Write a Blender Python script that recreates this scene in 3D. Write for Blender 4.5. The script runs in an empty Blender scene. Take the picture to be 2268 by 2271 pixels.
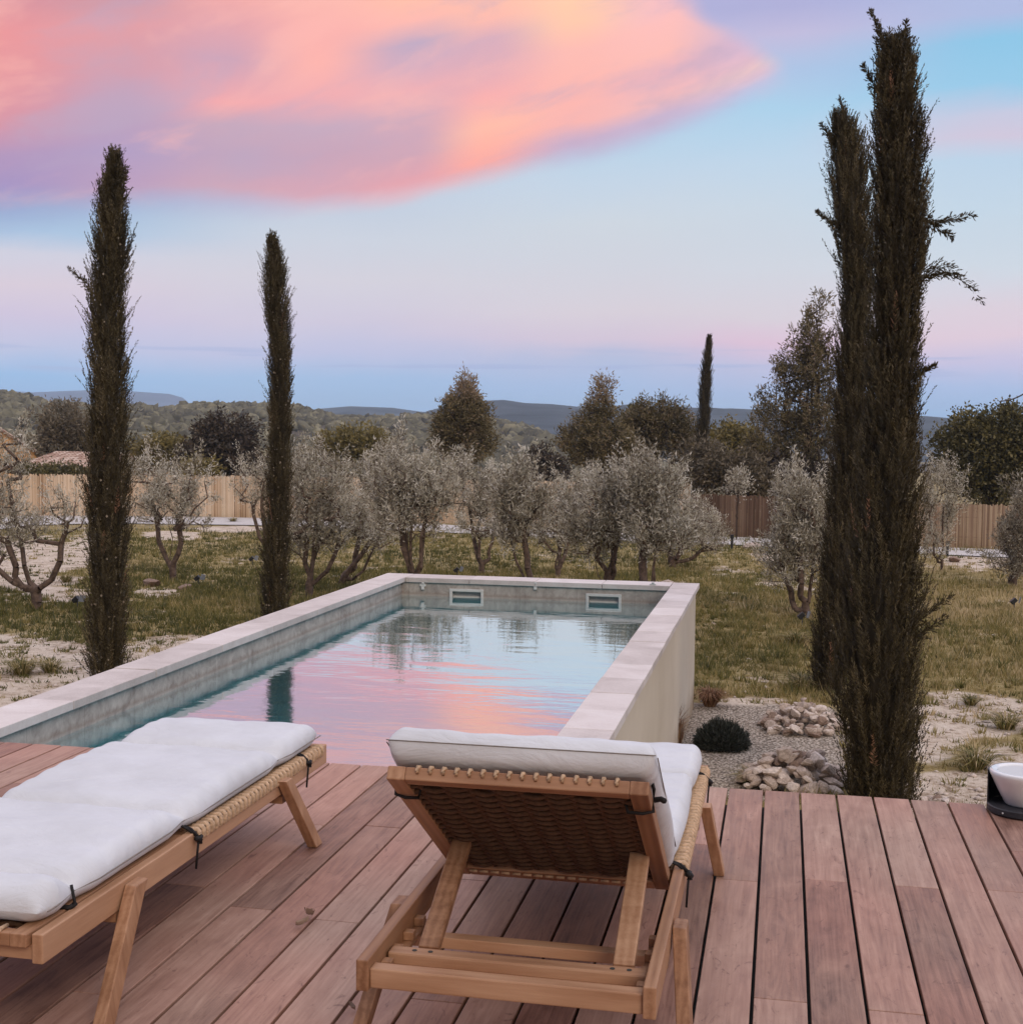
import bpy, math, random
import numpy as np
from mathutils import Vector, Matrix

# ------------------------------------------------------------------ scene, camera
SC = bpy.context.scene
COL = SC.collection
F, YAW, PITCH, ROLL, EYE = 2933.94, 0.20261, 0.06008, 0.01069, 1.54245
IW, IH = 2268.0, 2271.0
cy, sy = math.cos(YAW), math.sin(YAW)
cp, sp = math.cos(PITCH), math.sin(PITCH)
FWD = np.array([-sy * cp, cy * cp, -sp])
RT0 = np.array([cy, sy, 0.0])
UP0 = np.cross(RT0, FWD)
RT = math.cos(ROLL) * RT0 + math.sin(ROLL) * UP0
UP = -math.sin(ROLL) * RT0 + math.cos(ROLL) * UP0
CAM = np.array([0.0, 0.0, EYE])

cam_data = bpy.data.cameras.new("camera")
cam_data.sensor_fit = 'HORIZONTAL'
cam_data.sensor_width = 36.0
cam_data.lens = F / IW * 36.0
cam_data.clip_start = 0.05
cam_data.clip_end = 30000
cam = bpy.data.objects.new("camera", cam_data)
COL.objects.link(cam)
m = Matrix.Identity(4)
for i in range(3):
    m[i][0], m[i][1], m[i][2], m[i][3] = RT[i], UP[i], -FWD[i], CAM[i]
cam.matrix_world = m
SC.camera = cam

KD = IW / 1929.0            # the measuring copy of the photograph is 1929 wide


def ray(x, y):
    x, y = x * KD, y * KD
    return FWD + RT * (x - IW / 2) / F - UP * (y - IH / 2) / F


def at_y(x, y, Y):
    d = ray(x, y)
    return CAM + d * (Y / d[1])


def project(P):
    P = np.asarray(P, float) - CAM
    z = P @ FWD
    z = np.where(np.abs(z) < 1e-6, 1e-6, z)
    return np.stack([(IW / 2 + F * (P @ RT) / z) / KD, (IH / 2 - F * (P @ UP) / z) / KD], -1), z


def azel(x, y):
    d = ray(x, y)
    d = d / np.linalg.norm(d)
    return math.degrees(math.atan2(d[0], d[1])), math.degrees(math.asin(d[2]))


# ------------------------------------------------------------------ node helpers
class NT:
    def __init__(s, tree):
        s.t = tree
        s.n = tree.nodes
        s.l = tree.links
        s.n.clear()

    def add(s, typ, ins=None, **kw):
        nd = s.n.new(typ)
        for k, v in kw.items():
            setattr(nd, k, v)
        if ins:
            for k, v in ins.items():
                sock = nd.inputs[k]
                if isinstance(v, bpy.types.NodeSocket):
                    s.l.new(v, sock)
                else:
                    sock.default_value = v
        return nd

    def math(s, op, a, b=None, c=None, clamp=False):
        nd = s.n.new('ShaderNodeMath')
        nd.operation = op
        nd.use_clamp = clamp
        for i, v in enumerate((a, b, c)):
            if v is None:
                continue
            if isinstance(v, bpy.types.NodeSocket):
                s.l.new(v, nd.inputs[i])
            else:
                nd.inputs[i].default_value = v
        return nd.outputs[0]

    def ramp(s, fac, stops, interp='LINEAR'):
        nd = s.n.new('ShaderNodeValToRGB')
        cr = nd.color_ramp
        cr.interpolation = interp
        stops = sorted(stops, key=lambda a: a[0])
        while len(cr.elements) < len(stops):
            cr.elements.new(0.5)
        for e, (p, c) in zip(cr.elements, stops):
            e.position = p
        for e, (p, c) in zip(cr.elements, stops):
            e.color = c if len(c) == 4 else (c[0], c[1], c[2], 1)
        if isinstance(fac, bpy.types.NodeSocket):
            s.l.new(fac, nd.inputs[0])
        return nd.outputs[0]

    def mix(s, fac, a, b, blend='MIX'):
        nd = s.n.new('ShaderNodeMix')
        nd.data_type = 'RGBA'
        nd.blend_type = blend
        for i, v in ((0, fac), (6, a), (7, b)):
            if isinstance(v, bpy.types.NodeSocket):
                s.l.new(v, nd.inputs[i])
            else:
                nd.inputs[i].default_value = v if i == 0 else ((v[0], v[1], v[2], 1) if len(v) == 3 else v)
        return nd.outputs[2]

    def maprange(s, v, a, b, c=0.0, d=1.0, smooth=False):
        nd = s.n.new('ShaderNodeMapRange')
        nd.interpolation_type = 'SMOOTHSTEP' if smooth else 'LINEAR'
        s.l.new(v, nd.inputs[0])
        for i, q in zip((1, 2, 3, 4), (a, b, c, d)):
            if isinstance(q, bpy.types.NodeSocket):
                s.l.new(q, nd.inputs[i])
            else:
                nd.inputs[i].default_value = q
        return nd.outputs[0]

    def noise(s, vec, scale, detail=3.0, rough=0.5, dist=0.0):
        nd = s.add('ShaderNodeTexNoise', {'Scale': scale, 'Detail': detail, 'Roughness': rough, 'Distortion': dist})
        if vec is not None:
            s.l.new(vec, nd.inputs['Vector'])
        return nd

    def mapping(s, vec, scale=(1, 1, 1), rot=(0, 0, 0), loc=(0, 0, 0)):
        nd = s.add('ShaderNodeMapping', {'Scale': scale, 'Rotation': rot, 'Location': loc})
        s.l.new(vec, nd.inputs['Vector'])
        return nd.outputs[0]


def lin(r, g, b):
    f = lambda c: (c / 255 / 12.92) if c / 255 <= 0.04045 else ((c / 255 + 0.055) / 1.055) ** 2.4
    return (f(r), f(g), f(b), 1.0)


# ------------------------------------------------------------------ sky (dusk, lit clouds)
SUN_AZ, SUN_EL = 146.0, 31.0         # afterglow behind the camera, to its right
SKY_GAIN = 1.0
LOW_GAIN = 0.24
ZENITH = 1.30

world = bpy.data.worlds.new("World")
SC.world = world
world.use_nodes = True
N = NT(world.node_tree)
tc = N.add('ShaderNodeTexCoord')
dirv = N.add('ShaderNodeVectorMath', operation='NORMALIZE')
N.l.new(tc.outputs['Generated'], dirv.inputs[0])
sep = N.add('ShaderNodeSeparateXYZ')
N.l.new(dirv.outputs[0], sep.inputs[0])
az = N.math('MULTIPLY', N.math('ARCTAN2', sep.outputs[0], sep.outputs[1]), 57.29578)
el0 = N.math('MULTIPLY', N.math('ARCSINE', sep.outputs[2]), 57.29578)
# drifting, streaky warp, stretched along the wind (up to the right)
tilted = N.mapping(dirv.outputs[0], rot=(0, math.radians(17), 0))
wv = N.mapping(tilted, scale=(5.0, 5.0, 15.0))
wn = N.noise(wv, 1.0, 5.0, 0.55)
wn2 = N.noise(N.mapping(tilted, scale=(16.0, 16.0, 42.0)), 1.0, 4.0, 0.6)
warp = N.math('MULTIPLY', N.math('SUBTRACT', wn.outputs[0], 0.5), 3.4)
warp = N.math('ADD', warp, N.math('MULTIPLY', N.math('SUBTRACT', wn2.outputs[0], 0.5), 1.2))
warp_small = N.math('MULTIPLY', warp, 0.35)
el_b = N.math('ADD', el0, warp_small)
AZL, AZR = azel(0, 400)[0], azel(1929, 400)[0]


def column_sky(coord, lo, hi, cols):
    """cols: [(az, [(coordinate, rgb)...])...] - ramps over a vertical coordinate, blended across azimuth"""
    fac = N.maprange(coord, lo, hi)
    out = None
    prev = None
    for a, stops in cols:
        r = N.ramp(fac, [(min(1, max(0, (c - lo) / (hi - lo))), lin(*rgb)) for c, rgb in stops], 'EASE' if len(stops) < 3 else 'LINEAR')
        if out is None:
            out = r
        else:
            out = N.mix(N.maprange(az, prev, a, smooth=True), out, r)
        prev = a
    return out


def elv(x, y):
    return azel(x, y)[1]


def base_col(x, pts):
    return (azel(x, 400)[0], [(elv(x, y), c) for y, c in pts])


base = column_sky(el_b, -1.0, 19.0, [
    base_col(0, [(790, (138, 172, 214)), (715, (140, 178, 218)), (660, (182, 186, 213)), (600, (200, 188, 210)),
                 (540, (212, 198, 210)), (470, (205, 204, 218)), (430, (165, 192, 220)), (380, (150, 182, 215)), (100, (165, 165, 205))]),
    base_col(600, [(780, (146, 178, 212)), (715, (152, 180, 214)), (670, (182, 184, 212)), (610, (200, 192, 210)),
                   (530, (208, 204, 214)), (450, (202, 208, 220)), (395, (194, 204, 220)), (300, (188, 202, 222)), (50, (170, 170, 210))]),
    base_col(1150, [(780, (150, 180, 214)), (730, (158, 180, 214)), (672, (174, 180, 207)), (640, (204, 188, 204)), (590, (210, 200, 208)),
                    (500, (206, 208, 217)), (420, (204, 212, 221)), (340, (194, 210, 226)), (250, (180, 207, 228)), (30, (172, 172, 212))]),
    base_col(1450, [(780, (150, 180, 216)), (735, (160, 178, 212)), (690, (184, 182, 209)), (650, (214, 184, 202)), (600, (210, 200, 208)),
                    (500, (206, 210, 219)), (400, (200, 212, 224)), (300, (188, 210, 229)), (200, (168, 205, 230)), (130, (170, 192, 224)), (60, (190, 184, 216)), (10, (172, 172, 212))]),
    base_col(1880, [(780, (140, 176, 216)), (730, (160, 180, 216)), (690, (190, 184, 212)), (630, (216, 194, 206)), (580, (214, 200, 210)),
                    (500, (203, 212, 222)), (400, (194, 212, 227)), (300, (186, 208, 228)), (255, (206, 196, 216)), (215, (196, 198, 220)), (160, (148, 198, 228)), (70, (138, 194, 226)), (20, (172, 184, 220))]),
])

# lower edge of the pink cloud bank as elevation over azimuth
edge_px = [(-200, 425), (0, 408), (120, 398), (250, 386), (400, 392), (540, 398), (660, 388), (760, 374), (870, 348), (1000, 318), (1150, 283), (1300, 238), (1420, 190), (1500, 150), (1700, 60)]
E_LO, E_HI = azel(-200, 425)[0], azel(1700, 60)[0]
fc = N.add('ShaderNodeFloatCurve')
cv = fc.mapping.curves[0]
pts = []
for x, y in edge_px:
    a, e = azel(x, y)
    pts.append(((a - E_LO) / (E_HI - E_LO), e / 20.0))
cv.points[0].location = pts[0]
cv.points[1].location = pts[-1]
for p in pts[1:-1]:
    cv.points.new(*p)
fc.mapping.update()
N.l.new(N.maprange(az, E_LO, E_HI), fc.inputs['Value'])
edge = N.math('MULTIPLY', fc.outputs[0], 20.0)
tcl = N.math('SUBTRACT', N.math('ADD', el0, N.math('MULTIPLY', warp, 0.30)), edge)     # degrees above the edge


def cl_col(x, pts):
    ex = np.interp(x, [q[0] for q in edge_px], [q[1] for q in edge_px])
    e0 = elv(x, ex)
    return (azel(x, 200)[0], [(elv(x, y) - e0, c) for y, c in pts])


cloud = column_sky(tcl, -0.5, 10.0, [
    cl_col(0, [(405, (150, 150, 196)), (350, (164, 144, 190)), (290, (176, 146, 184)), (230, (214, 146, 160)), (140, (228, 148, 152)), (60, (232, 148, 150)), (0, (214, 142, 152))]),
    cl_col(230, [(388, (164, 160, 198)), (350, (186, 154, 184)), (280, (176, 154, 190)), (200, (190, 156, 182)), (120, (212, 154, 166)), (40, (222, 154, 160)), (0, (206, 150, 160))]),
    cl_col(430, [(390, (180, 168, 200)), (355, (206, 162, 178)), (290, (190, 160, 184)), (235, (198, 164, 182)), (190, (240, 166, 168)), (110, (206, 160, 178)), (40, (226, 162, 168)), (0, (236, 166, 164))]),
    cl_col(600, [(396, (206, 176, 196)), (365, (214, 162, 176)), (290, (198, 160, 180)), (235, (196, 166, 186)), (185, (240, 170, 172)), (120, (250, 176, 168)), (50, (246, 172, 168)), (0, (246, 178, 168))]),
    cl_col(780, [(372, (240, 164, 168)), (340, (228, 160, 168)), (290, (206, 162, 178)), (220, (206, 166, 182)), (170, (236, 172, 176)), (125, (204, 168, 188)), (85, (190, 166, 190)), (40, (250, 182, 172)), (0, (254, 188, 166))]),
    cl_col(920, [(338, (252, 158, 150)), (300, (254, 170, 156)), (240, (255, 186, 164)), (180, (246, 172, 170)), (120, (216, 168, 182)), (80, (214, 170, 184)), (40, (250, 184, 170)), (0, (252, 188, 168))]),
    cl_col(1080, [(302, (188, 180, 210)), (262, (200, 172, 198)), (228, (246, 178, 172)), (170, (252, 180, 170)), (90, (250, 184, 174)), (40, (255, 198, 168)), (0, (255, 202, 168))]),
    cl_col(1250, [(254, (184, 186, 216)), (212, (200, 178, 204)), (178, (242, 184, 182)), (130, (236, 178, 184)), (90, (250, 186, 178)), (30, (250, 188, 184)), (0, (244, 188, 190))]),
    cl_col(1430, [(186, (178, 194, 224)), (158, (194, 190, 218)), (138, (232, 196, 206)), (120, (250, 206, 198)), (102, (240, 192, 200)), (70, (214, 182, 206)), (0, (190, 180, 212))]),
])
fib = N.noise(N.mapping(tilted, scale=(7.0, 7.0, 22.0)), 1.0, 6.0, 0.6, 0.4)
cloud = N.mix(N.maprange(fib.outputs[0], 0.48, 0.70, 0.0, 0.50, smooth=True), cloud, lin(184, 164, 190))
cloud = N.mix(N.maprange(fib.outputs[0], 0.48, 0.30, 0.0, 0.38, smooth=True), cloud, lin(255, 188, 176))
mask = N.maprange(tcl, N.maprange(az, AZL, azel(700, 400)[0], -1.0, -0.45), N.maprange(az, AZL, azel(700, 400)[0], 1.35, 0.75), smooth=True)
# the bank ends towards the right: tip low, its top edge leaning back to the left
fc2 = N.add('ShaderNodeFloatCurve')
cap_px = [(1470, 230), (1478, 150), (1455, 110), (1395, 60), (1325, 25), (1310, -40)]
cv2 = fc2.mapping.curves[0]
pts = [(azel(x, y)[1] / 20.0, (azel(x, y)[0] + 20) / 40.0) for x, y in cap_px]
cv2.points[0].location = pts[0]
cv2.points[1].location = pts[-1]
for p in pts[1:-1]:
    cv2.points.new(*p)
fc2.mapping.update()
N.l.new(N.math('DIVIDE', el0, 20.0), fc2.inputs['Value'])
cap = N.math('SUBTRACT', N.math('MULTIPLY', fc2.outputs[0], 40.0), 20.0)
dcap = N.math('SUBTRACT', N.math('ADD', az, N.math('MULTIPLY', warp, 0.5)), cap)
mask = N.math('MULTIPLY', mask, N.maprange(dcap, -1.0, 0.7, 1.0, 0.0, smooth=True))
# only the bank on this side of the sky, not round the whole horizon
mask = N.math('MULTIPLY', mask, N.maprange(az, -70, -48, smooth=True))
sky = N.mix(mask, base, cloud)
# thin grey-blue streaks low over the hills
st = N.noise(N.mapping(dirv.outputs[0], scale=(7, 7, 150)), 1.0, 2.0)
band = N.math('MULTIPLY', N.maprange(el0, 2.0, 2.7, smooth=True), N.maprange(el0, 3.0, 3.9, 1.0, 0.0, smooth=True))
stm = N.math('MULTIPLY', N.maprange(st.outputs[0], 0.54, 0.68, smooth=True), N.math('MULTIPLY', band, 0.75))
sky = N.mix(stm, sky, lin(158, 170, 205))
# upper sky: pale high cloud over a Nishita dusk sky
nish = N.add('ShaderNodeTexSky', sky_type='NISHITA', sun_disc=False, sun_elevation=math.radians(SUN_EL), sun_rotation=math.radians(SUN_AZ))
zen = N.mix(1.0, (0.83 * ZENITH, 0.78 * ZENITH, 0.86 * ZENITH), N.mix(1.0, nish.outputs[0], (0.06, 0.06, 0.06), 'MULTIPLY'), 'ADD')
# low air in front is bright enough to carry through the haze; the sky behind the camera is dimmed to deepen shade under the backrest
lowgain = N.math('ADD', 1.0, N.math('MULTIPLY', N.maprange(el0, 9.0, 0.0, smooth=True), LOW_GAIN))
sky = N.mix(1.0, sky, lowgain, 'MULTIPLY')
sky = N.mix(N.maprange(el0, 19.5, 36.0, smooth=True), sky, zen)
back = N.math('MULTIPLY', N.maprange(N.math('ABSOLUTE', az), 85, 130, smooth=True), N.maprange(el0, 80, 50, smooth=True))
sky = N.mix(1.0, sky, N.maprange(back, 0.0, 1.0, 1.0, 0.30), 'MULTIPLY')
bg = N.add('ShaderNodeBackground', {'Color': sky, 'Strength': SKY_GAIN})
wo = N.add('ShaderNodeOutputWorld', {'Surface': bg.outputs[0]})
world.cycles.sampling_method = 'MANUAL'
world.cycles.sample_map_resolution = 512

sun_d = bpy.data.lights.new("sun", 'SUN')
sun_d.energy = 1.25
sun_d.angle = math.radians(30)
sun_d.color = (1.0, 0.84, 0.69)
sun = bpy.data.objects.new("sun", sun_d)
COL.objects.link(sun)
a_, e_ = math.radians(SUN_AZ), math.radians(SUN_EL)
sdir = Vector((math.sin(a_) * math.cos(e_), math.cos(a_) * math.cos(e_), math.sin(e_)))
sun.rotation_euler = sdir.to_track_quat('Z', 'Y').to_euler()

SC.view_settings.view_transform = 'Standard'
SC.view_settings.look = 'None'
SC.view_settings.exposure = 0.12
SC.view_settings.gamma = 1.0
SC.render.engine = 'CYCLES'
SC.cycles.max_bounces = 6
SC.cycles.diffuse_bounces = 3
SC.cycles.glossy_bounces = 3
SC.cycles.transmission_bounces = 3
SC.cycles.transparent_max_bounces = 8
SC.cycles.volume_bounces = 1
SC.cycles.use_denoising = True
SC.cycles.caustics_reflective = False
SC.cycles.caustics_refractive = False
SC.cycles.sample_clamp_indirect = 4.0


# ------------------------------------------------------------------ object helpers
def tag(o, label=None, cat=None, group=None, kind=None):
    if label:
        o['label'] = label
    if cat:
        o['category'] = cat
    if group:
        o['group'] = group
    if kind:
        o['kind'] = kind
    return o


def empty(name, loc=(0, 0, 0), rz=0.0):
    o = bpy.data.objects.new(name, None)
    o.empty_display_size = 0.1
    COL.objects.link(o)
    o.location = loc
    o.rotation_euler = (0, 0, rz)
    return o


def link(name, me, parent=None, loc=None):
    o = bpy.data.objects.new(name, me)
    COL.objects.link(o)
    if parent:
        o.parent = parent
    if loc is not None:
        o.location = loc
    return o


def np_mesh(name, V, Fs, mat, smooth=False, tint=None, mat_idx=None):
    """V (n,3); Fs list of (m,k) index arrays or one array; tint per face"""
    if isinstance(Fs, np.ndarray):
        Fs = [Fs]
    Fs = [np.asarray(f, np.int32) for f in Fs if len(f)]
    me = bpy.data.meshes.new(name)
    V = np.asarray(V, np.float32)
    me.vertices.add(len(V))
    me.vertices.foreach_set('co', V.ravel())
    nl = sum(f.size for f in Fs)
    nf = sum(len(f) for f in Fs)
    me.loops.add(nl)
    me.polygons.add(nf)
    me.loops.foreach_set('vertex_index', np.concatenate([f.ravel() for f in Fs]))
    starts, tot, k = [], [], 0
    for f in Fs:
        n, w = f.shape
        starts.append(k + np.arange(n) * w)
        tot.append(np.full(n, w))
        k += n * w
    me.polygons.foreach_set('loop_start', np.concatenate(starts).astype(np.int32))
    if smooth:
        me.polygons.foreach_set('use_smooth', np.ones(nf, bool))
    me.update(calc_edges=True)
    me.validate()
    for mm in (mat if isinstance(mat, (list, tuple)) else [mat]):
        me.materials.append(mm)
    if mat_idx is not None:
        me.polygons.foreach_set('material_index', np.asarray(mat_idx, np.int32))
    if tint is not None:
        at = me.attributes.new('tint', 'FLOAT', 'FACE')
        at.data.foreach_set('value', np.asarray(tint, np.float32))
    return me


class MB:
    """collects faces for one mesh"""

    def __init__(s):
        s.v, s.f, s.t = [], [], []

    def quadbox(s, c8, tint=0.5):
        b = len(s.v)
        s.v += [tuple(q) for q in c8]
        for f in ((0, 3, 2, 1), (4, 5, 6, 7), (0, 1, 5, 4), (1, 2, 6, 5), (2, 3, 7, 6), (3, 0, 4, 7)):
            s.f.append(tuple(b + i for i in f))
            s.t.append(tint)

    def box(s, x0, x1, y0, y1, z0, z1, tint=0.5):
        s.quadbox([(x0, y0, z0), (x1, y0, z0), (x1, y1, z0), (x0, y1, z0), (x0, y0, z1), (x1, y0, z1), (x1, y1, z1), (x0, y1, z1)], tint)

    def bar(s, a, b, w, h, up=(0, 0, 1), tint=0.5, cut=None):
        """beam from a to b; w across, h along up; cut='z' ends cut level"""
        a, b = Vector(a), Vector(b)
        d = (b - a).normalized()
        side = d.cross(Vector(up)).normalized()
        u = side.cross(d).normalized()
        c = []
        for p in (a, b):
            for i, j in ((-1, -1), (1, -1), (1, 1), (-1, 1)):
                q = p + side * (i * w / 2) + u * (j * h / 2)
                if cut == 'z':
                    q = q - d * ((q.z - p.z) / d.z)
                c.append(q)
        # order: a ring 0-3, b ring 4-7
        s.quadbox(c, tint)

    def tube(s, path, r, n=6, tint=0.5, caps=True, flat=1.0, nrm=None):
        path = [Vector(p) for p in path]
        rs = r if isinstance(r, (list, tuple)) else [r] * len(path)
        b = len(s.v)
        for i, p in enumerate(path):
            d = (path[min(i + 1, len(path) - 1)] - path[max(i - 1, 0)]).normalized()
            ref = Vector(nrm) if nrm is not None else (Vector((0, 0, 1)) if abs(d.z) < 0.9 else Vector((1, 0, 0)))
            sd = d.cross(ref).normalized()
            u = sd.cross(d).normalized()
            for k in range(n):
                a = 2 * math.pi * k / n
                s.v.append(tuple(p + sd * math.cos(a) * rs[i] + u * math.sin(a) * rs[i] * flat))
        for i in range(len(path) - 1):
            for k in range(n):
                k2 = (k + 1) % n
                s.f.append((b + i * n + k, b + i * n + k2, b + (i + 1) * n + k2, b + (i + 1) * n + k))
                s.t.append(tint)
        if caps:
            s.f.append(tuple(b + k for k in range(n))[::-1])
            s.t.append(tint)
            e = b + (len(path) - 1) * n
            s.f.append(tuple(e + k for k in range(n)))
            s.t.append(tint)

    def lathe(s, prof, n=32, c=(0, 0), tint=0.5, close=False):
        b = len(s.v)
        for r, z in prof:
            for k in range(n):
                a = 2 * math.pi * k / n
                s.v.append((c[0] + r * math.cos(a), c[1] + r * math.sin(a), z))
        for i in range(len(prof) - 1):
            for k in range(n):
                k2 = (k + 1) % n
                s.f.append((b + i * n + k, b + i * n + k2, b + (i + 1) * n + k2, b + (i + 1) * n + k))
                s.t.append(tint)

    def build(s, name, mat, parent=None, smooth=False, bevel=0.0, seg=2, loc=None):
        me = bpy.data.meshes.new(name)
        me.from_pydata(s.v, [], s.f)
        me.update()
        me.materials.append(mat)
        at = me.attributes.new('tint', 'FLOAT', 'FACE')
        at.data.foreach_set('value', np.asarray(s.t, np.float32))
        if smooth:
            me.polygons.foreach_set('use_smooth', np.ones(len(me.polygons), bool))
        o = link(name, me, parent, loc)
        if bevel:
            md = o.modifiers.new('bevel', 'BEVEL')
            md.width = bevel
            md.segments = seg
            md.limit_method = 'ANGLE'
            md.harden_normals = False
        return o


# numpy value noise for layout masks
def _hash(ix, iy, seed):
    h = np.sin(ix * 127.1 + iy * 311.7 + seed * 74.7) * 43758.5453
    return h - np.floor(h)


def vnoise(x, y, seed=0):
    ix, iy = np.floor(x), np.floor(y)
    fx, fy = x - ix, y - iy
    fx, fy = fx * fx * (3 - 2 * fx), fy * fy * (3 - 2 * fy)
    a, b = _hash(ix, iy, seed), _hash(ix + 1, iy, seed)
    c, d = _hash(ix, iy + 1, seed), _hash(ix + 1, iy + 1, seed)
    return (a * (1 - fx) + b * fx) * (1 - fy) + (c * (1 - fx) + d * fx) * fy


def fbm(x, y, seed=0, oct=4):
    t, amp, n = 0, 0.5, 0
    for i in range(oct):
        t = t + amp * vnoise(x, y, seed + i * 13)
        n += amp
        x, y, amp = x * 2.03 + 7.1, y * 2.03 - 3.3, amp * 0.5
    return t / n


# ------------------------------------------------------------------ materials
def new_mat(name):
    mt = bpy.data.materials.new(name)
    mt.use_nodes = True
    return mt, NT(mt.node_tree)


def finish(n, color, rough=0.7, bump=None, bstr=0.3, bdist=0.01, spec=0.3, metal=0.0, extra=None):
    ins = {'Base Color': color, 'Roughness': rough, 'Specular IOR Level': spec, 'Metallic': metal}
    if extra:
        ins.update(extra)
    b = n.add('ShaderNodeBsdfPrincipled', ins)
    if bump is not None:
        bp = n.add('ShaderNodeBump', {'Height': bump, 'Strength': bstr, 'Distance': bdist})
        n.l.new(bp.outputs[0], b.inputs['Normal'])
    n.add('ShaderNodeOutputMaterial', {'Surface': b.outputs[0]})
    return b


def mat_plain(name, c, rough=0.6, var=0.12, scale=20.0, spec=0.3, bstr=0.15, metal=0.0):
    mt, n = new_mat(name)
    t = n.add('ShaderNodeTexCoord')
    ns = n.noise(t.outputs['Object'], scale, 4.0, 0.6)
    dark = tuple(x * (1 - var) for x in c[:3])
    lite = tuple(min(1, x * (1 + var)) for x in c[:3])
    col = n.ramp(ns.outputs[0], [(0.3, dark), (0.7, lite)])
    finish(n, col, rough, ns.outputs[0], bstr, 0.004, spec, metal)
    return mt


def mat_leaf(name, stops, transl=0.25, rough=0.6):
    mt, n = new_mat(name)
    at = n.add('ShaderNodeAttribute', attribute_name='tint')
    col = n.ramp(at.outputs['Fac'], stops)
    d = n.add('ShaderNodeBsdfDiffuse', {'Color': col, 'Roughness': 0.5})
    tr = n.add('ShaderNodeBsdfTranslucent', {'Color': col})
    mx = n.add('ShaderNodeMixShader', {0: transl, 1: d.outputs[0], 2: tr.outputs[0]})
    g = n.add('ShaderNodeBsdfGlossy', {'Color': (0.9, 0.9, 0.9, 1), 'Roughness': 0.45})
    mx2 = n.add('ShaderNodeMixShader', {0: 0.03, 1: mx.outputs[0], 2: g.outputs[0]})
    n.add('ShaderNodeOutputMaterial', {'Surface': mx2.outputs[0]})
    return mt


def mat_wood(name, c_dark, c_mid, c_lite, axis_scale=(18, 1.2, 18), rough=0.55, bstr=0.25, coord='Object'):
    """timber with the grain along local y; tint shifts board to board"""
    mt, n = new_mat(name)
    t = n.add('ShaderNodeTexCoord')
    at = n.add('ShaderNodeAttribute', attribute_name='tint')
    off = n.add('ShaderNodeCombineXYZ', {'X': n.math('MULTIPLY', at.outputs['Fac'], 13.7), 'Y': n.math('MULTIPLY', at.outputs['Fac'], 37.3), 'Z': n.math('MULTIPLY', at.outputs['Fac'], 5.1)})
    v = n.add('ShaderNodeVectorMath', operation='ADD')
    n.l.new(t.outputs[coord], v.inputs[0])
    n.l.new(off.outputs[0], v.inputs[1])
    big = n.noise(n.mapping(v.outputs[0], scale=(axis_scale[0] * 0.25, axis_scale[1] * 0.9, axis_scale[2] * 0.25)), 1.0, 3.0, 0.5, 1.2)
    fine = n.noise(n.mapping(v.outputs[0], scale=tuple(a * 5 for a in axis_scale)), 1.0, 4.0, 0.65, 0.3)
    w = n.add('ShaderNodeTexWave', {'Scale': 0.55, 'Distortion': 5.0, 'Detail': 3.0, 'Detail Scale': 1.2}, wave_type='BANDS', bands_direction='X')
    n.l.new(n.mapping(v.outputs[0], scale=(axis_scale[0], axis_scale[1] * 0.7, axis_scale[2])), w.inputs['Vector'])
    f = n.math('ADD', n.math('MULTIPLY', big.outputs[0], 0.50), n.math('MULTIPLY', fine.outputs[0], 0.32))
    f = n.math('ADD', f, n.math('MULTIPLY', w.outputs['Fac'], 0.12))
    f = n.math('ADD', f, n.math('MULTIPLY', n.math('SUBTRACT', at.outputs['Fac'], 0.5), 0.42))
    col = n.ramp(f, [(0.22, c_dark), (0.48, c_mid), (0.75, c_lite)])
    rg = n.maprange(fine.outputs[0], 0.3, 0.7, rough - 0.1, rough + 0.12)
    finish(n, col, rg, fine.outputs[0], bstr, 0.002, 0.35)
    return mt


M = {}
# --- deck boards: pinkish-brown hardwood, stained and scuffed
mt, n = new_mat('deck_wood')
t = n.add('ShaderNodeTexCoord')
at = n.add('ShaderNodeAttribute', attribute_name='tint')
off = n.add('ShaderNodeCombineXYZ', {'X': n.math('MULTIPLY', at.outputs['Fac'], 23.7), 'Y': n.math('MULTIPLY', at.outputs['Fac'], 57.3)})
v = n.add('ShaderNodeVectorMath', operation='ADD')
n.l.new(t.outputs['Object'], v.inputs[0])
n.l.new(off.outputs[0], v.inputs[1])
fine = n.noise(n.mapping(v.outputs[0], scale=(95, 2.2, 20)), 1.0, 2.0, 0.6, 0.5)
mid = n.noise(n.mapping(v.outputs[0], scale=(15, 1.7, 5)), 1.0, 5.0, 0.62, 2.4)
blot = n.noise(n.mapping(v.outputs[0], scale=(7, 4.5, 4)), 1.0, 4.0, 0.6, 0.8)
speck = n.noise(v.outputs[0], 260, 2.0, 0.6)
f = n.math('ADD', n.math('MULTIPLY', mid.outputs[0], 0.46), n.math('MULTIPLY', fine.outputs[0], 0.24))
f = n.math('ADD', f, n.math('MULTIPLY', blot.outputs[0], 0.22))
f = n.math('ADD', f, n.math('MULTIPLY', speck.outputs[0], 0.10))
f = n.math('ADD', f, n.math('MULTIPLY', n.math('SUBTRACT', at.outputs['Fac'], 0.5), 0.21))
col = n.ramp(f, [(0.28, (0.105, 0.048, 0.033)), (0.39, (0.225, 0.116, 0.085)), (0.54, (0.345, 0.194, 0.146)), (0.72, (0.48, 0.30, 0.235))])
dk = n.noise(n.mapping(v.outputs[0], scale=(20, 7, 9)), 1.0, 6.0, 0.7, 2.2)
col = n.mix(n.maprange(dk.outputs[0], 0.57, 0.70, 0, 0.62, smooth=True), col, (0.12, 0.052, 0.040))
hue = n.ramp(n.noise(v.outputs[0], 0.9, 1.0).outputs[0], [(0.35, (1.04, 0.96, 0.93)), (0.65, (0.94, 1.02, 1.0))])
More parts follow.
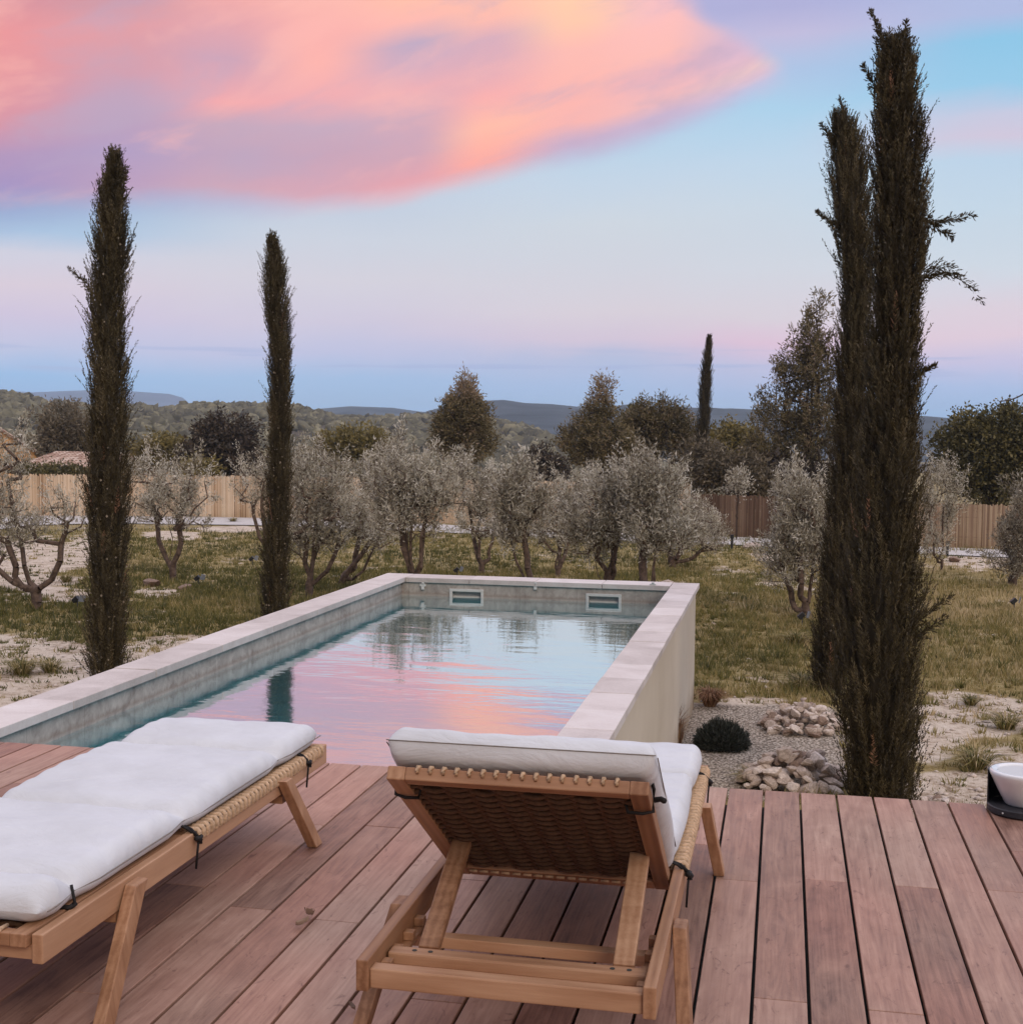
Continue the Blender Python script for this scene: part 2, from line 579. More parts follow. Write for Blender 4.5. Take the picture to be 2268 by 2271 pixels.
col = n.mix(1.0, col, hue, 'MULTIPLY')
bh = n.math('ADD', n.math('MULTIPLY', fine.outputs[0], 0.6), n.math('MULTIPLY', dk.outputs[0], 0.4))
finish(n, col, n.maprange(mid.outputs[0], 0.3, 0.7, 0.46, 0.66), bh, 0.15, 0.002, 0.35)
M['deck'] = mt

M['teak'] = mat_wood('teak', (0.215, 0.098, 0.047), (0.385, 0.205, 0.112), (0.53, 0.315, 0.19), (26, 1.6, 26), 0.5, 0.2)
M['teak_x'] = mat_wood('teak_cross', (0.215, 0.098, 0.047), (0.385, 0.205, 0.112), (0.53, 0.315, 0.19), (1.6, 26, 26), 0.5, 0.2)
M['teak_z'] = mat_wood('teak_upright', (0.215, 0.098, 0.047), (0.385, 0.205, 0.112), (0.53, 0.315, 0.19), (26, 26, 1.6), 0.5, 0.2)
M['rope'] = mat_plain('rope', (0.50, 0.34, 0.215), 0.75, 0.35, 90, 0.25, 0.4)
M['web'] = mat_plain('rope_web_shaded', (0.105, 0.054, 0.029), 0.75, 0.3, 90, 0.25, 0.4)  # rope darkened: the shade of the backrest's underside is in the colour
M['black_cord'] = mat_plain('black_cord', (0.014, 0.012, 0.012), 0.7, 0.2, 60)

mt, n = new_mat('canvas')
t = n.add('ShaderNodeTexCoord')
wrk = n.noise(n.mapping(t.outputs['Object'], scale=(4, 9, 6), rot=(0, 0, 0.5)), 1.0, 5.0, 0.6, 1.4)
wv = n.noise(t.outputs['Object'], 420, 2.0, 0.5)
soil = n.noise(t.outputs['Object'], 4.0, 5.0, 0.65)
col = n.ramp(soil.outputs[0], [(0.25, (0.57, 0.575, 0.59)), (0.6, (0.655, 0.665, 0.69))])
h = n.math('ADD', wrk.outputs[0], n.math('MULTIPLY', wv.outputs[0], 0.05))
finish(n, col, 0.9, h, 0.42, 0.022, 0.1)
M['canvas'] = mt
M['piping'] = mat_plain('piping', (0.22, 0.19, 0.165), 0.8, 0.2, 60)

# --- pale limestone coping
mt, n = new_mat('coping_stone')
t = n.add('ShaderNodeTexCoord')
at = n.add('ShaderNodeAttribute', attribute_name='tint')
a = n.noise(t.outputs['Object'], 3.0, 6.0, 0.62, 0.6)
b2 = n.noise(t.outputs['Object'], 60, 4.0, 0.7)
f = n.math('ADD', n.math('MULTIPLY', a.outputs[0], 0.6), n.math('MULTIPLY', b2.outputs[0], 0.25))
f = n.math('ADD', f, n.math('MULTIPLY', n.math('SUBTRACT', at.outputs['Fac'], 0.2), 0.20))
col = n.ramp(f, [(0.26, (0.47, 0.41, 0.38)), (0.52, (0.66, 0.59, 0.56)), (0.72, (0.77, 0.715, 0.69))])
pit = n.noise(t.outputs['Object'], 34, 3.0, 0.7)
col = n.mix(n.maprange(pit.outputs[0], 0.66, 0.76, 0, 0.35, smooth=True), col, (0.36, 0.30, 0.27))
finish(n, col, 0.7, b2.outputs[0], 0.25, 0.004, 0.3)
M['coping'] = mt

# --- tiled pool lining: grey-beige cast stone with drips
mt, n = new_mat('pool_tile')
t = n.add('ShaderNodeTexCoord')
a = n.noise(n.mapping(t.outputs['Object'], scale=(3.2, 3.2, 4.5)), 1.0, 6.0, 0.68, 1.4)
b2 = n.noise(n.mapping(t.outputs['Object'], scale=(13, 13, 8)), 1.0, 5.0, 0.7, 1.2)
f = n.math('ADD', n.math('MULTIPLY', a.outputs[0], 0.55), n.math('MULTIPLY', b2.outputs[0], 0.45))
col = n.ramp(f, [(0.28, (0.21, 0.18, 0.165)), (0.44, (0.40, 0.355, 0.325)), (0.58, (0.55, 0.505, 0.465)), (0.76, (0.68, 0.63, 0.58))])
sepx = n.add('ShaderNodeSeparateXYZ')
n.l.new(t.outputs['Object'], sepx.inputs[0])
jy = n.math('ABSOLUTE', n.math('SUBTRACT', n.math('FRACT', n.math('DIVIDE', n.math('ADD', sepx.outputs[0], sepx.outputs[1]), 0.60)), 0.5))
jm = n.maprange(jy, 0.488, 0.497)
col = n.mix(n.math('MULTIPLY', jm, 0.35), col, (0.22, 0.19, 0.17))
# lime scum just above the water
zz = n.math('ADD', sepx.outputs[2], n.math('MULTIPLY', n.math('SUBTRACT', b2.outputs[0], 0.5), 0.05))
scum = n.math('MULTIPLY', n.maprange(zz, -0.19, -0.175), n.maprange(zz, -0.17, -0.145, 1, 0))
col = n.mix(n.math('MULTIPLY', scum, 0.4), col, (0.27, 0.19, 0.145))
finish(n, col, 0.75, b2.outputs[0], 0.15, 0.003, 0.25)
M['tile'] = mt

mt, n = new_mat('render_cream')
t = n.add('ShaderNodeTexCoord')
a = n.noise(t.outputs['Object'], 1.6, 5.0, 0.6)
b2 = n.noise(t.outputs['Object'], 130, 3.0, 0.7)
col = n.ramp(a.outputs[0], [(0.3, (0.575, 0.495, 0.395)), (0.7, (0.65, 0.57, 0.465))])
sz_ = n.add('ShaderNodeSeparateXYZ')
n.l.new(t.outputs['Object'], sz_.inputs[0])
splash = n.noise(n.mapping(t.outputs['Object'], scale=(6, 6, 2.5)), 1.0, 6.0, 0.7)
low = n.math('ADD', sz_.outputs[2], n.math('MULTIPLY', splash.outputs[0], -0.55))
col = n.mix(n.maprange(low, -1.20, -1.56, 0.0, 0.75, smooth=True), col, (0.30, 0.215, 0.14))
drip = n.noise(n.mapping(t.outputs['Object'], scale=(9, 9, 0.5)), 1.0, 4.0, 0.6)
col = n.mix(n.maprange(drip.outputs[0], 0.58, 0.76, 0.0, 0.16, smooth=True), col, (0.44, 0.36, 0.27))
crk = n.add('ShaderNodeTexVoronoi', {'Scale': 1.6}, feature='DISTANCE_TO_EDGE')
n.l.new(n.mapping(n.noise(t.outputs['Object'], 3.0, 4.0).outputs['Color'], scale=(0.5, 0.5, 0.5)), crk.inputs['Vector'])
finish(n, col, 0.9, b2.outputs[0], 0.25, 0.003, 0.15)
M['render'] = mt

# --- water: mirror-like at this grazing angle, teal where one sees in
mt, n = new_mat('pool_water')
t = n.add('ShaderNodeTexCoord')
w1 = n.noise(n.mapping(t.outputs['Object'], scale=(1.1, 3.0, 1)), 1.0, 3.0, 0.5, 0.4)
w2 = n.noise(n.mapping(t.outputs['Object'], scale=(5.0, 11, 1)), 1.0, 3.0, 0.55, 0.3)
hh = n.math('ADD', w1.outputs[0], n.math('MULTIPLY', w2.outputs[0], 0.22))
bp = n.add('ShaderNodeBump', {'Height': hh, 'Strength': 0.125, 'Distance': 0.030})
fr = n.add('ShaderNodeFresnel', {'IOR': 1.62})
n.l.new(bp.outputs[0], fr.inputs['Normal'])
gl = n.add('ShaderNodeBsdfGlossy', {'Color': (1, 1, 1, 1), 'Roughness': 0.0})
n.l.new(bp.outputs[0], gl.inputs['Normal'])
tr = n.add('ShaderNodeBsdfTransparent', {'Color': (0.22, 0.90, 0.98, 1)})
body = n.add('ShaderNodeBsdfDiffuse', {'Color': (0.16, 0.60, 0.68, 1)})     # light scattered back by the water itself
trb = n.add('ShaderNodeMixShader', {0: 0.40, 1: tr.outputs[0], 2: body.outputs[0]})
mx = n.add('ShaderNodeMixShader', {0: n.maprange(fr.outputs[0], 0.02, 0.37, 0.0, 0.86), 1: trb.outputs[0], 2: gl.outputs[0]})
n.add('ShaderNodeOutputMaterial', {'Surface': mx.outputs[0]})
M['water'] = mt

# --- open ground: pale marl, brown litter, grass-stained soil
mt, n = new_mat('dry_ground')
t = n.add('ShaderNodeTexCoord')
ga = n.add('ShaderNodeAttribute', attribute_name='grassy')
gv = n.add('ShaderNodeAttribute', attribute_name='gravelly')
a = n.noise(t.outputs['Object'], 2.6, 6.0, 0.65, 0.4)
b2 = n.noise(t.outputs['Object'], 13, 5.0, 0.7, 0.3)
c2 = n.noise(t.outputs['Object'], 70, 4.0, 0.7)
f = n.math('ADD', n.math('MULTIPLY', a.outputs[0], 0.35), n.math('ADD', n.math('MULTIPLY', b2.outputs[0], 0.40), n.math('MULTIPLY', c2.outputs[0], 0.25)))
soil = n.ramp(f, [(0.36, (0.12, 0.08, 0.045)), (0.44, (0.36, 0.27, 0.19)), (0.50, (0.60, 0.50, 0.40)), (0.66, (0.76, 0.67, 0.57))])
grs = n.ramp(f, [(0.35, (0.12, 0.085, 0.032)), (0.47, (0.24, 0.18, 0.07)), (0.56, (0.38, 0.30, 0.15)), (0.7, (0.54, 0.44, 0.29))])
gr = n.math('ADD', ga.outputs['Fac'], n.math('MULTIPLY', n.math('SUBTRACT', b2.outputs[0], 0.5), 0.9))
col = n.mix(n.maprange(gr, 0.30, 0.62, smooth=True), soil, grs)
vor = n.add('ShaderNodeTexVoronoi', {'Scale': 42.0})
n.l.new(t.outputs['Object'], vor.inputs['Vector'])
grav = n.ramp(vor.outputs['Color'], [(0.1, (0.33, 0.27, 0.215)), (0.5, (0.58, 0.49, 0.405)), (0.9, (0.74, 0.65, 0.555))])
grav = n.mix(n.maprange(vor.outputs['Distance'], 0.35, 0.7), grav, (0.16, 0.13, 0.10))
col = n.mix(gv.outputs['Fac'], col, grav)
bh = n.math('ADD', n.math('MULTIPLY', b2.outputs[0], 0.7), n.math('MULTIPLY', c2.outputs[0], 0.3))
bh = n.math('SUBTRACT', bh, n.math('MULTIPLY', n.math('MULTIPLY', vor.outputs['Distance'], gv.outputs['Fac']), 0.5))
finish(n, col, 0.95, bh, 0.8, 0.05, 0.1)
M['ground'] = mt

M['path'] = mat_plain('white_gravel', (0.52, 0.49, 0.47), 0.9, 0.15, 8, 0.1, 0.3)
M['bark_olive'] = mat_plain('olive_bark', (0.135, 0.095, 0.075), 0.9, 0.5, 14, 0.1, 0.8)
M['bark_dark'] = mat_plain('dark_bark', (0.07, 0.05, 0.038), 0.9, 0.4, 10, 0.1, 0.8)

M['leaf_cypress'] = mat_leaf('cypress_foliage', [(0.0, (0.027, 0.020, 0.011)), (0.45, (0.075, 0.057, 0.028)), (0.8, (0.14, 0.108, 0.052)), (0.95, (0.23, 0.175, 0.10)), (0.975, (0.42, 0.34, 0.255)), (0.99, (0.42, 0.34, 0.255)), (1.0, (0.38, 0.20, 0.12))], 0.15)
M['leaf_olive'] = mat_leaf('olive_foliage', [(0.0, (0.12, 0.088, 0.058)), (0.35, (0.29, 0.25, 0.178)), (0.7, (0.575, 0.53, 0.425)), (1.0, (0.82, 0.78, 0.70))], 0.3)
M['leaf_pine'] = mat_leaf('pine_foliage', [(0.0, (0.065, 0.052, 0.024)), (0.5, (0.17, 0.135, 0.062)), (0.85, (0.29, 0.23, 0.12)), (1.0, (0.34, 0.25, 0.17))], 0.2)
M['leaf_green'] = mat_leaf('green_foliage', [(0.0, (0.05, 0.045, 0.018)), (0.5, (0.125, 0.11, 0.043)), (1.0, (0.27, 0.225, 0.09))], 0.25)
M['leaf_yellow'] = mat_leaf('yellow_green_foliage', [(0.0, (0.10, 0.08, 0.025)), (0.5, (0.20, 0.16, 0.05)), (1.0, (0.34, 0.27, 0.10))], 0.3)
M['leaf_dark'] = mat_leaf('dark_foliage', [(0.0, (0.028, 0.020, 0.014)), (0.5, (0.060, 0.043, 0.030)), (1.0, (0.13, 0.095, 0.065))], 0.15)
M['leaf_grey'] = mat_leaf('grey_foliage', [(0.0, (0.10, 0.08, 0.05)), (0.5, (0.18, 0.145, 0.095)), (1.0, (0.32, 0.27, 0.20))], 0.2)
M['leaf_lavender'] = mat_leaf('lavender_foliage', [(0.0, (0.022, 0.025, 0.020)), (0.5, (0.062, 0.068, 0.055)), (1.0, (0.17, 0.18, 0.15))], 0.1)
M['leaf_sedge'] = mat_leaf('sedge', [(0.0, (0.12, 0.055, 0.03)), (0.5, (0.26, 0.13, 0.065)), (1.0, (0.46, 0.30, 0.18))], 0.2)
M['grass'] = mat_leaf('grass_blades', [(0.0, (0.070, 0.074, 0.020)), (0.35, (0.170, 0.160, 0.045)), (0.65, (0.37, 0.29, 0.115)), (1.0, (0.66, 0.53, 0.33))], 0.3)
M['forest'] = mat_leaf('forest_canopy', [(0.0, (0.060, 0.050, 0.032)), (0.5, (0.14, 0.124, 0.070)), (1.0, (0.28, 0.245, 0.145))], 0.0)

M['stone'] = mat_plain('rubble_stone', (0.44, 0.355, 0.30), 0.9, 0.4, 9, 0.15, 0.6)
M['stone_dark'] = mat_plain('rubble_stone_brown', (0.26, 0.185, 0.145), 0.9, 0.4, 9, 0.15, 0.6)
M['stone_pale'] = mat_plain('rubble_stone_pale', (0.60, 0.51, 0.45), 0.9, 0.3, 9, 0.15, 0.6)
M['hill'] = mat_plain('hill_soil', (0.085, 0.068, 0.050), 0.95, 0.4, 0.06, 0.05, 0.3)
M['ridge'] = mat_plain('ridge_woods_hazed', (0.062, 0.072, 0.082), 0.95, 0.6, 0.012, 0.05, 0.3)  # blue-grey base: some of the distance haze is put into the colour
M['mountain'] = mat_plain('mountain_rock_hazed', (0.13, 0.17, 0.25), 0.95, 0.3, 0.003, 0.05, 0.3)  # rock coloured blue to help the haze along
M['white_plastic'] = mat_plain('white_plastic', (0.70, 0.70, 0.68), 0.4, 0.05, 30, 0.4, 0.05)
M['black_plastic'] = mat_plain('black_plastic', (0.02, 0.02, 0.022), 0.45, 0.15, 40, 0.4, 0.1)
M['anthracite'] = mat_plain('anthracite_metal', (0.025, 0.026, 0.031), 0.5, 0.12, 60, 0.4, 0.08)
M['dark_hole'] = mat_plain('dark_hole', (0.06, 0.06, 0.055), 0.8, 0.2, 10)


def reed_mat(name, stops):
    mt, n = new_mat(name)
    at = n.add('ShaderNodeAttribute', attribute_name='tint')
    t = n.add('ShaderNodeTexCoord')
    ns = n.noise(n.mapping(t.outputs['Object'], scale=(3, 3, 1.2)), 1.0, 3.0)
    f = n.math('ADD', n.math('MULTIPLY', at.outputs['Fac'], 0.75), n.math('MULTIPLY', ns.outputs[0], 0.25))
    finish(n, n.ramp(f, stops), 0.85, None, spec=0.1)
    return mt


M['reed'] = reed_mat('reed_straw', [(0.12, (0.22, 0.115, 0.055)), (0.36, (0.58, 0.41, 0.27)), (0.85, (0.84, 0.69, 0.53))])
M['reed_brown'] = reed_mat('reed_brown', [(0.12, (0.075, 0.045, 0.030)), (0.5, (0.16, 0.10, 0.070)), (0.9, (0.29, 0.20, 0.14))])
M['reed_mid'] = reed_mat('reed_weathered', [(0.12, (0.16, 0.10, 0.060)), (0.5, (0.32, 0.215, 0.145)), (0.9, (0.62, 0.47, 0.32))])

# ------------------------------------------------------------------ ground
ZG = -1.296


def ground_z(x, y):
    x, y = np.asarray(x, float), np.asarray(y, float)
    d = np.hypot(x, y)
    z = ZG - 0.016 * np.clip(d - 20, 0, 44) - 0.055 * np.clip(d - 64, 0, 150) - 0.004 * np.clip(d - 200, 0, 600)
    return z + 0.05 * (fbm(x * 0.5, y * 0.5, 3) - 0.5) * np.clip(1 - d / 60, 0, 1)


def G(x, y):
    """ground point under a measured picture point"""
    d = ray(x, y)
    t = (ZG - EYE) / d[2]
    for _ in range(30):
        p = CAM + d * t
        t = (float(ground_z(p[0], p[1])) - EYE) / d[2]
    p = CAM + d * t
    p[2] = float(ground_z(p[0], p[1]))
    return p


def blob(px, py, cx, cy_, rx, ry, p=2.0):
    return np.clip(1.25 - ((np.abs(px - cx) / rx) ** p + (np.abs(py - cy_) / ry) ** p), 0, 1)


def masks(x, y):
    P = np.stack([x, y, ground_z(x, y)], -1)
    q, zz = project(P)
    px, py = q[..., 0], q[..., 1]
    front = zz > 1
    sand = np.zeros_like(px)
    for b in ((60, 1255, 190, 78), (300, 1235, 120, 42), (20, 1330, 190, 60), (60, 1052, 125, 44), (170, 1035, 60, 30), (120, 1120, 90, 14), (60, 1095, 90, 22),
              (430, 998, 80, 7), (320, 1010, 60, 10), (1830, 1350, 130, 52), (1760, 1405, 70, 40), (1890, 1440, 90, 50), (1850, 1058, 90, 18), (1480, 1052, 70, 10),
              (1420, 1330, 90, 16), (1810, 1490, 110, 40), (300, 1118, 60, 12)):
        sand = np.maximum(sand, blob(px, py, *b))
    ns = fbm(x * 0.9, y * 0.9, 5)
    n2 = fbm(x * 3.1, y * 3.1, 9)
    grassy = 0.86 - sand * 1.0 + (ns - 0.5) * 1.3 + (n2 - 0.5) * 1.2
    grassy = np.where(front, grassy, 0.6)
    grassy = np.clip(grassy, 0, 1)
    grav = np.maximum(blob(px, py, 1420, 1410, 175, 95, 3), blob(px, py, 1330, 1400, 90, 90, 3)) * (py > 1326 + (px - 1300) * 0.03)
    grav = np.where(front, np.clip(grav * 2.5, 0, 1), 0)
    grassy = np.where(grav > 0.4, np.clip((n2 - 0.62) * 3, 0, 1), grassy)
    return grassy, grav, px, py


# polar sheet, fine where the picture shows it, reaching the horizon
rs = np.concatenate([np.linspace(0.5, 9.5, 10), np.linspace(10, 30, 150), np.linspace(30.2, 60, 90), np.geomspace(62, 3500, 60)])
ths = np.concatenate([np.linspace(-180, -42, 24), np.linspace(-40, 27, 340), np.linspace(30, 180, 24)])
R_, T_ = np.meshgrid(rs, np.radians(ths), indexing='ij')
GX, GY = R_ * np.sin(T_), R_ * np.cos(T_)
GZ = ground_z(GX, GY)
gm, gg, _, _ = masks(GX.ravel(), GY.ravel())
nr, nt_ = R_.shape
idx = np.arange(nr * nt_).reshape(nr, nt_)
quads = np.stack([idx[:-1, :-1], idx[:-1, 1:], idx[1:, 1:], idx[1:, :-1]], -1).reshape(-1, 4)
me = np_mesh('ground', np.stack([GX, GY, GZ], -1).reshape(-1, 3), quads[:, ::-1], M['ground'], smooth=True)
for nm, arr in (('grassy', gm), ('gravelly', gg)):
    at = me.attributes.new(nm, 'FLOAT', 'POINT')
    at.data.foreach_set('value', arr.astype(np.float32))
tag(link('ground', me), 'dry ground of pale marl and patchy grass around the pool', kind='structure')

# white gravel path in front of the fence
pb = [(-80, 985, 1010), (60, 972, 992), (200, 972, 988), (330, 975, 990), (480, 978, 992), (640, 983, 998), (800, 989, 1004), (950, 997, 1011), (1150, 1006, 1020), (1400, 1015, 1030), (1600, 1026, 1042), (1800, 1035, 1049), (2050, 1045, 1060), (2500, 1060, 1074)]
V, Fq = [], []
for i, (x, y0, y1) in enumerate(pb):
    for y in (y0, y1):
        p = G(x, y)
        V.append((p[0], p[1], p[2] + 0.03))
for i in range(len(pb) - 1):
    Fq.append((2 * i, 2 * i + 1, 2 * i + 3, 2 * i + 2))
tag(link('path', np_mesh('path', np.array(V), np.array(Fq), M['path'])), 'white gravel track along the foot of the reed fence', kind='structure')

# ------------------------------------------------------------------ deck
YD = 5.7826
BP, BX0 = 0.15229, -0.0528
rng = random.Random(4)
d = MB()
JOINTS = {0: [4.55], 1: [3.60, 2.75], 2: [4.62, 2.25], 3: [3.62], 4: [4.62], 5: [3.55], 6: [4.65, 2.9], -1: [4.95, 3.3], -2: [3.0], -3: [4.4], -8: [3.9], -9: [3.0, 4.9], -10: [3.93], -11: [4.83, 3.2], -12: [4.1], -13: [4.9]}
for k in range(-36, 30):
    # board k lies to the left of gap k
    x1 = BX0 + k * BP - 0.0048
    x0 = x1 - BP + 0.0096
    cuts = JOINTS.get(k) or [rng.uniform(2.6, 5.2)]
    ys = sorted([-1.5, YD + rng.uniform(-0.004, 0.004)] + [c + rng.uniform(-0.03, 0.03) for c in cuts] + [rng.uniform(0.2, 1.6)])
    for i in range(len(ys) - 1):
        d.box(x0, x1, ys[i] + 0.0012, ys[i + 1] - 0.0012, -0.024, rng.uniform(-0.0012, 0.0), rng.random())
deck = d.build('deck', M['deck'], bevel=0.0025, seg=2)
tag(deck, 'pinkish brown hardwood deck boards with dark gaps', kind='structure')
d = MB()
d.box(-5.6, 4.5, -1.5, YD - 0.06, -1.25, -0.06)  # dark box added so the board gaps read as deep shade
tag(d.build('deck_gap_shade', M['dark_hole']), 'dark box under the deck boards, added to shade the gaps', kind='structure')

# ------------------------------------------------------------------ swimming pool
XLO, XLI, XRI, XRO, YFO, YFI = -4.201, -3.905, -1.102, -0.831, 13.79, 13.441
XLW, XRW, YFW = -3.943, -1.064, 13.468
TH, ZW = 0.052, -0.196
YN = YD - 0.02
pool = empty('swimming_pool', (0, 0, 0))
tag(pool, 'long raised swimming pool with pale stone coping and cream wall', 'pool')
w = MB()
OUT = 0.035
zt = -TH - 0.001
w.box(XLO + OUT, XLW - 0.012, YN, YFO - OUT, ZG - 0.3, zt)
w.box(XRW + 0.012, XRO - OUT, YN, YFO - OUT, ZG - 0.3, zt)
w.box(XLW - 0.012, XRW + 0.012, YFW + 0.185, YFO - OUT, ZG - 0.3, zt - 0.0005)
w.build('wall', M['render'], pool)
w = MB()
zb = -1.45
w.box(XLW - 0.012, XLW, YN, YFW + 0.012, zb, zt - 0.001)
w.box(XRW, XRW + 0.012, YN, YFW + 0.012, zb, zt - 0.001)
SK = []
for (xa, xb) in ((848, 912), (1105, 1172)):
    SK.append((at_y(xa, 1128, YFW)[0], at_y(xb, 1128, YFW)[0]))
xs = [XLW, SK[0][0] + 0.02, SK[0][1] - 0.02, SK[1][0] + 0.02, SK[1][1] - 0.02, XRW]
zs0, zs1 = at_y(880, 1141, YFW)[2] + 0.018, at_y(880, 1111, YFW)[2] - 0.02
for i in (0, 2, 4):
    w.box(xs[i], xs[i + 1], YFW, YFW + 0.012, zb, zt - 0.001)
for i in (1, 3):
    w.box(xs[i], xs[i + 1], YFW, YFW + 0.012, zb, zs0)
    w.box(xs[i], xs[i + 1], YFW, YFW + 0.012, zs1, zt - 0.001)
w.box(XLW, XRW, YN, YN + 0.012, zb, -0.03)
w.build('lining', M['tile'], pool)
w = MB()
w.box(XLW, XRW, YN + 0.012, YFW, zb - 0.02, zb + 0.04)
w.build('floor', M['coping'], pool)
# coping stones
rng = random.Random(11)
c = MB()


def stones(x0, x1, y0, y1, along_y, cuts):
    lo, hi = (y0, y1) if along_y else (x0, x1)
    e = [lo] + cuts + [hi]
    for a, b in zip(e[:-1], e[1:]):
        dz = rng.uniform(-0.003, 0.003)
        ds = rng.uniform(-0.0012, 0.0012)
        g = 0.0028
        if along_y:
            c.box(x0 + ds, x1 + ds, a + g, b - g, -TH + dz * 0.3, dz, rng.random())
        else:
            c.box(a + g, b - g, y0 + ds, y1 + ds, -TH + dz * 0.3, dz, rng.random())


stones(XLO, XLI, YN, YFO, True, [YN + 1.0 * i + rng.uniform(-0.03, 0.03) for i in range(1, 8)])
stones(XRI, XRO, YN, YFO, True, [YN + 0.5 * i + rng.uniform(-0.02, 0.02) for i in range(1, 16)])
stones(XLI + 0.004, XRI - 0.004, YFI, YFO, False, [XLI + 0.7 * i for i in range(1, 4)])
c.build('coping', M['coping'], pool, bevel=0.004)
for xa, xb in SK:
    s = MB()
    za, zc = at_y(880, 1141, YFW)[2], at_y(880, 1111, YFW)[2]
    y0, y1 = YFW - 0.014, YFW + 0.0
    fw = 0.030
    s.box(xa, xb, y0, y1, za, za + fw)
    s.box(xa, xb, y0, y1, zc - fw, zc)
    s.box(xa, xa + fw, y0, y1, za + fw, zc - fw)
    s.box(xb - fw, xb, y0, y1, za + fw, zc - fw)
    sk = s.build('skimmer', M['white_plastic'], pool, bevel=0.004)
    s = MB()
    i0, i1 = xa + 0.021, xb - 0.021
    s.box(i0, i1, YFW + 0.07, YFW + 0.08, za + 0.02, zc - 0.022)
    s.box(i0, i0 + 0.006, YFW + 0.001, YFW + 0.07, za + 0.02, zc - 0.022)
    s.box(i1 - 0.006, i1, YFW + 0.001, YFW + 0.07, za + 0.02, zc - 0.022)
    s.box(i0 + 0.006, i1 - 0.006, YFW + 0.001, YFW + 0.07, zc - 0.030, zc - 0.022)
    s.build('skimmer_throat', M['white_plastic'], sk)
    s = MB()
    s.box(i0 + 0.012, i1 - 0.012, YFW + 0.03, YFW + 0.036, ZW - 0.015, ZW + 0.010)
    s.build('skimmer_flap', M['white_plastic'], sk)
for px_ in (798, 1010, 1231):
    p = at_y(px_, 1107, YFW)
    s = MB()
    s.box(p[0] - 0.032, p[0] + 0.032, YFW - 0.02, YFW, p[2] + 0.005, p[2] + 0.035)
    s.box(p[0] - 0.016, p[0] + 0.016, YFW - 0.026, YFW, p[2] - 0.028, p[2] + 0.005)
    s.box(p[0] - 0.010, p[0] + 0.016, YFW - 0.03, YFW - 0.005, p[2] + 0.035, p[2] + 0.05)
    s.build('cover_clip', M['white_plastic'], pool, bevel=0.003)
s = MB()
s.lathe([(0.0, 0.012), (0.018, 0.012), (0.02, 0.005), (0.035, 0.012), (0.045, 0.004), (0.045, 0.0)], 20)
j = s.build('return_jet', M['white_plastic'], pool, smooth=True)
j.location = (XLW + 0.001, 7.25, ZW - 0.11)
j.rotation_euler = (0, math.radians(90), 0)

wm = np_mesh('water', np.array([(XLW, YN + 0.012, ZW), (XRW, YN + 0.012, ZW), (XRW, YFW, ZW), (XLW, YFW, ZW)]), np.array([[0, 1, 2, 3]]), M['water'])
tag(link('water', wm), 'still pool water mirroring pink and blue sky', kind='structure')

# ------------------------------------------------------------------ sun loungers
LW, LL, ZR = 0.70, 2.04, 0.31       # width, length, rail top
RTK, RHT = 0.030, 0.074             # rail thickness and height


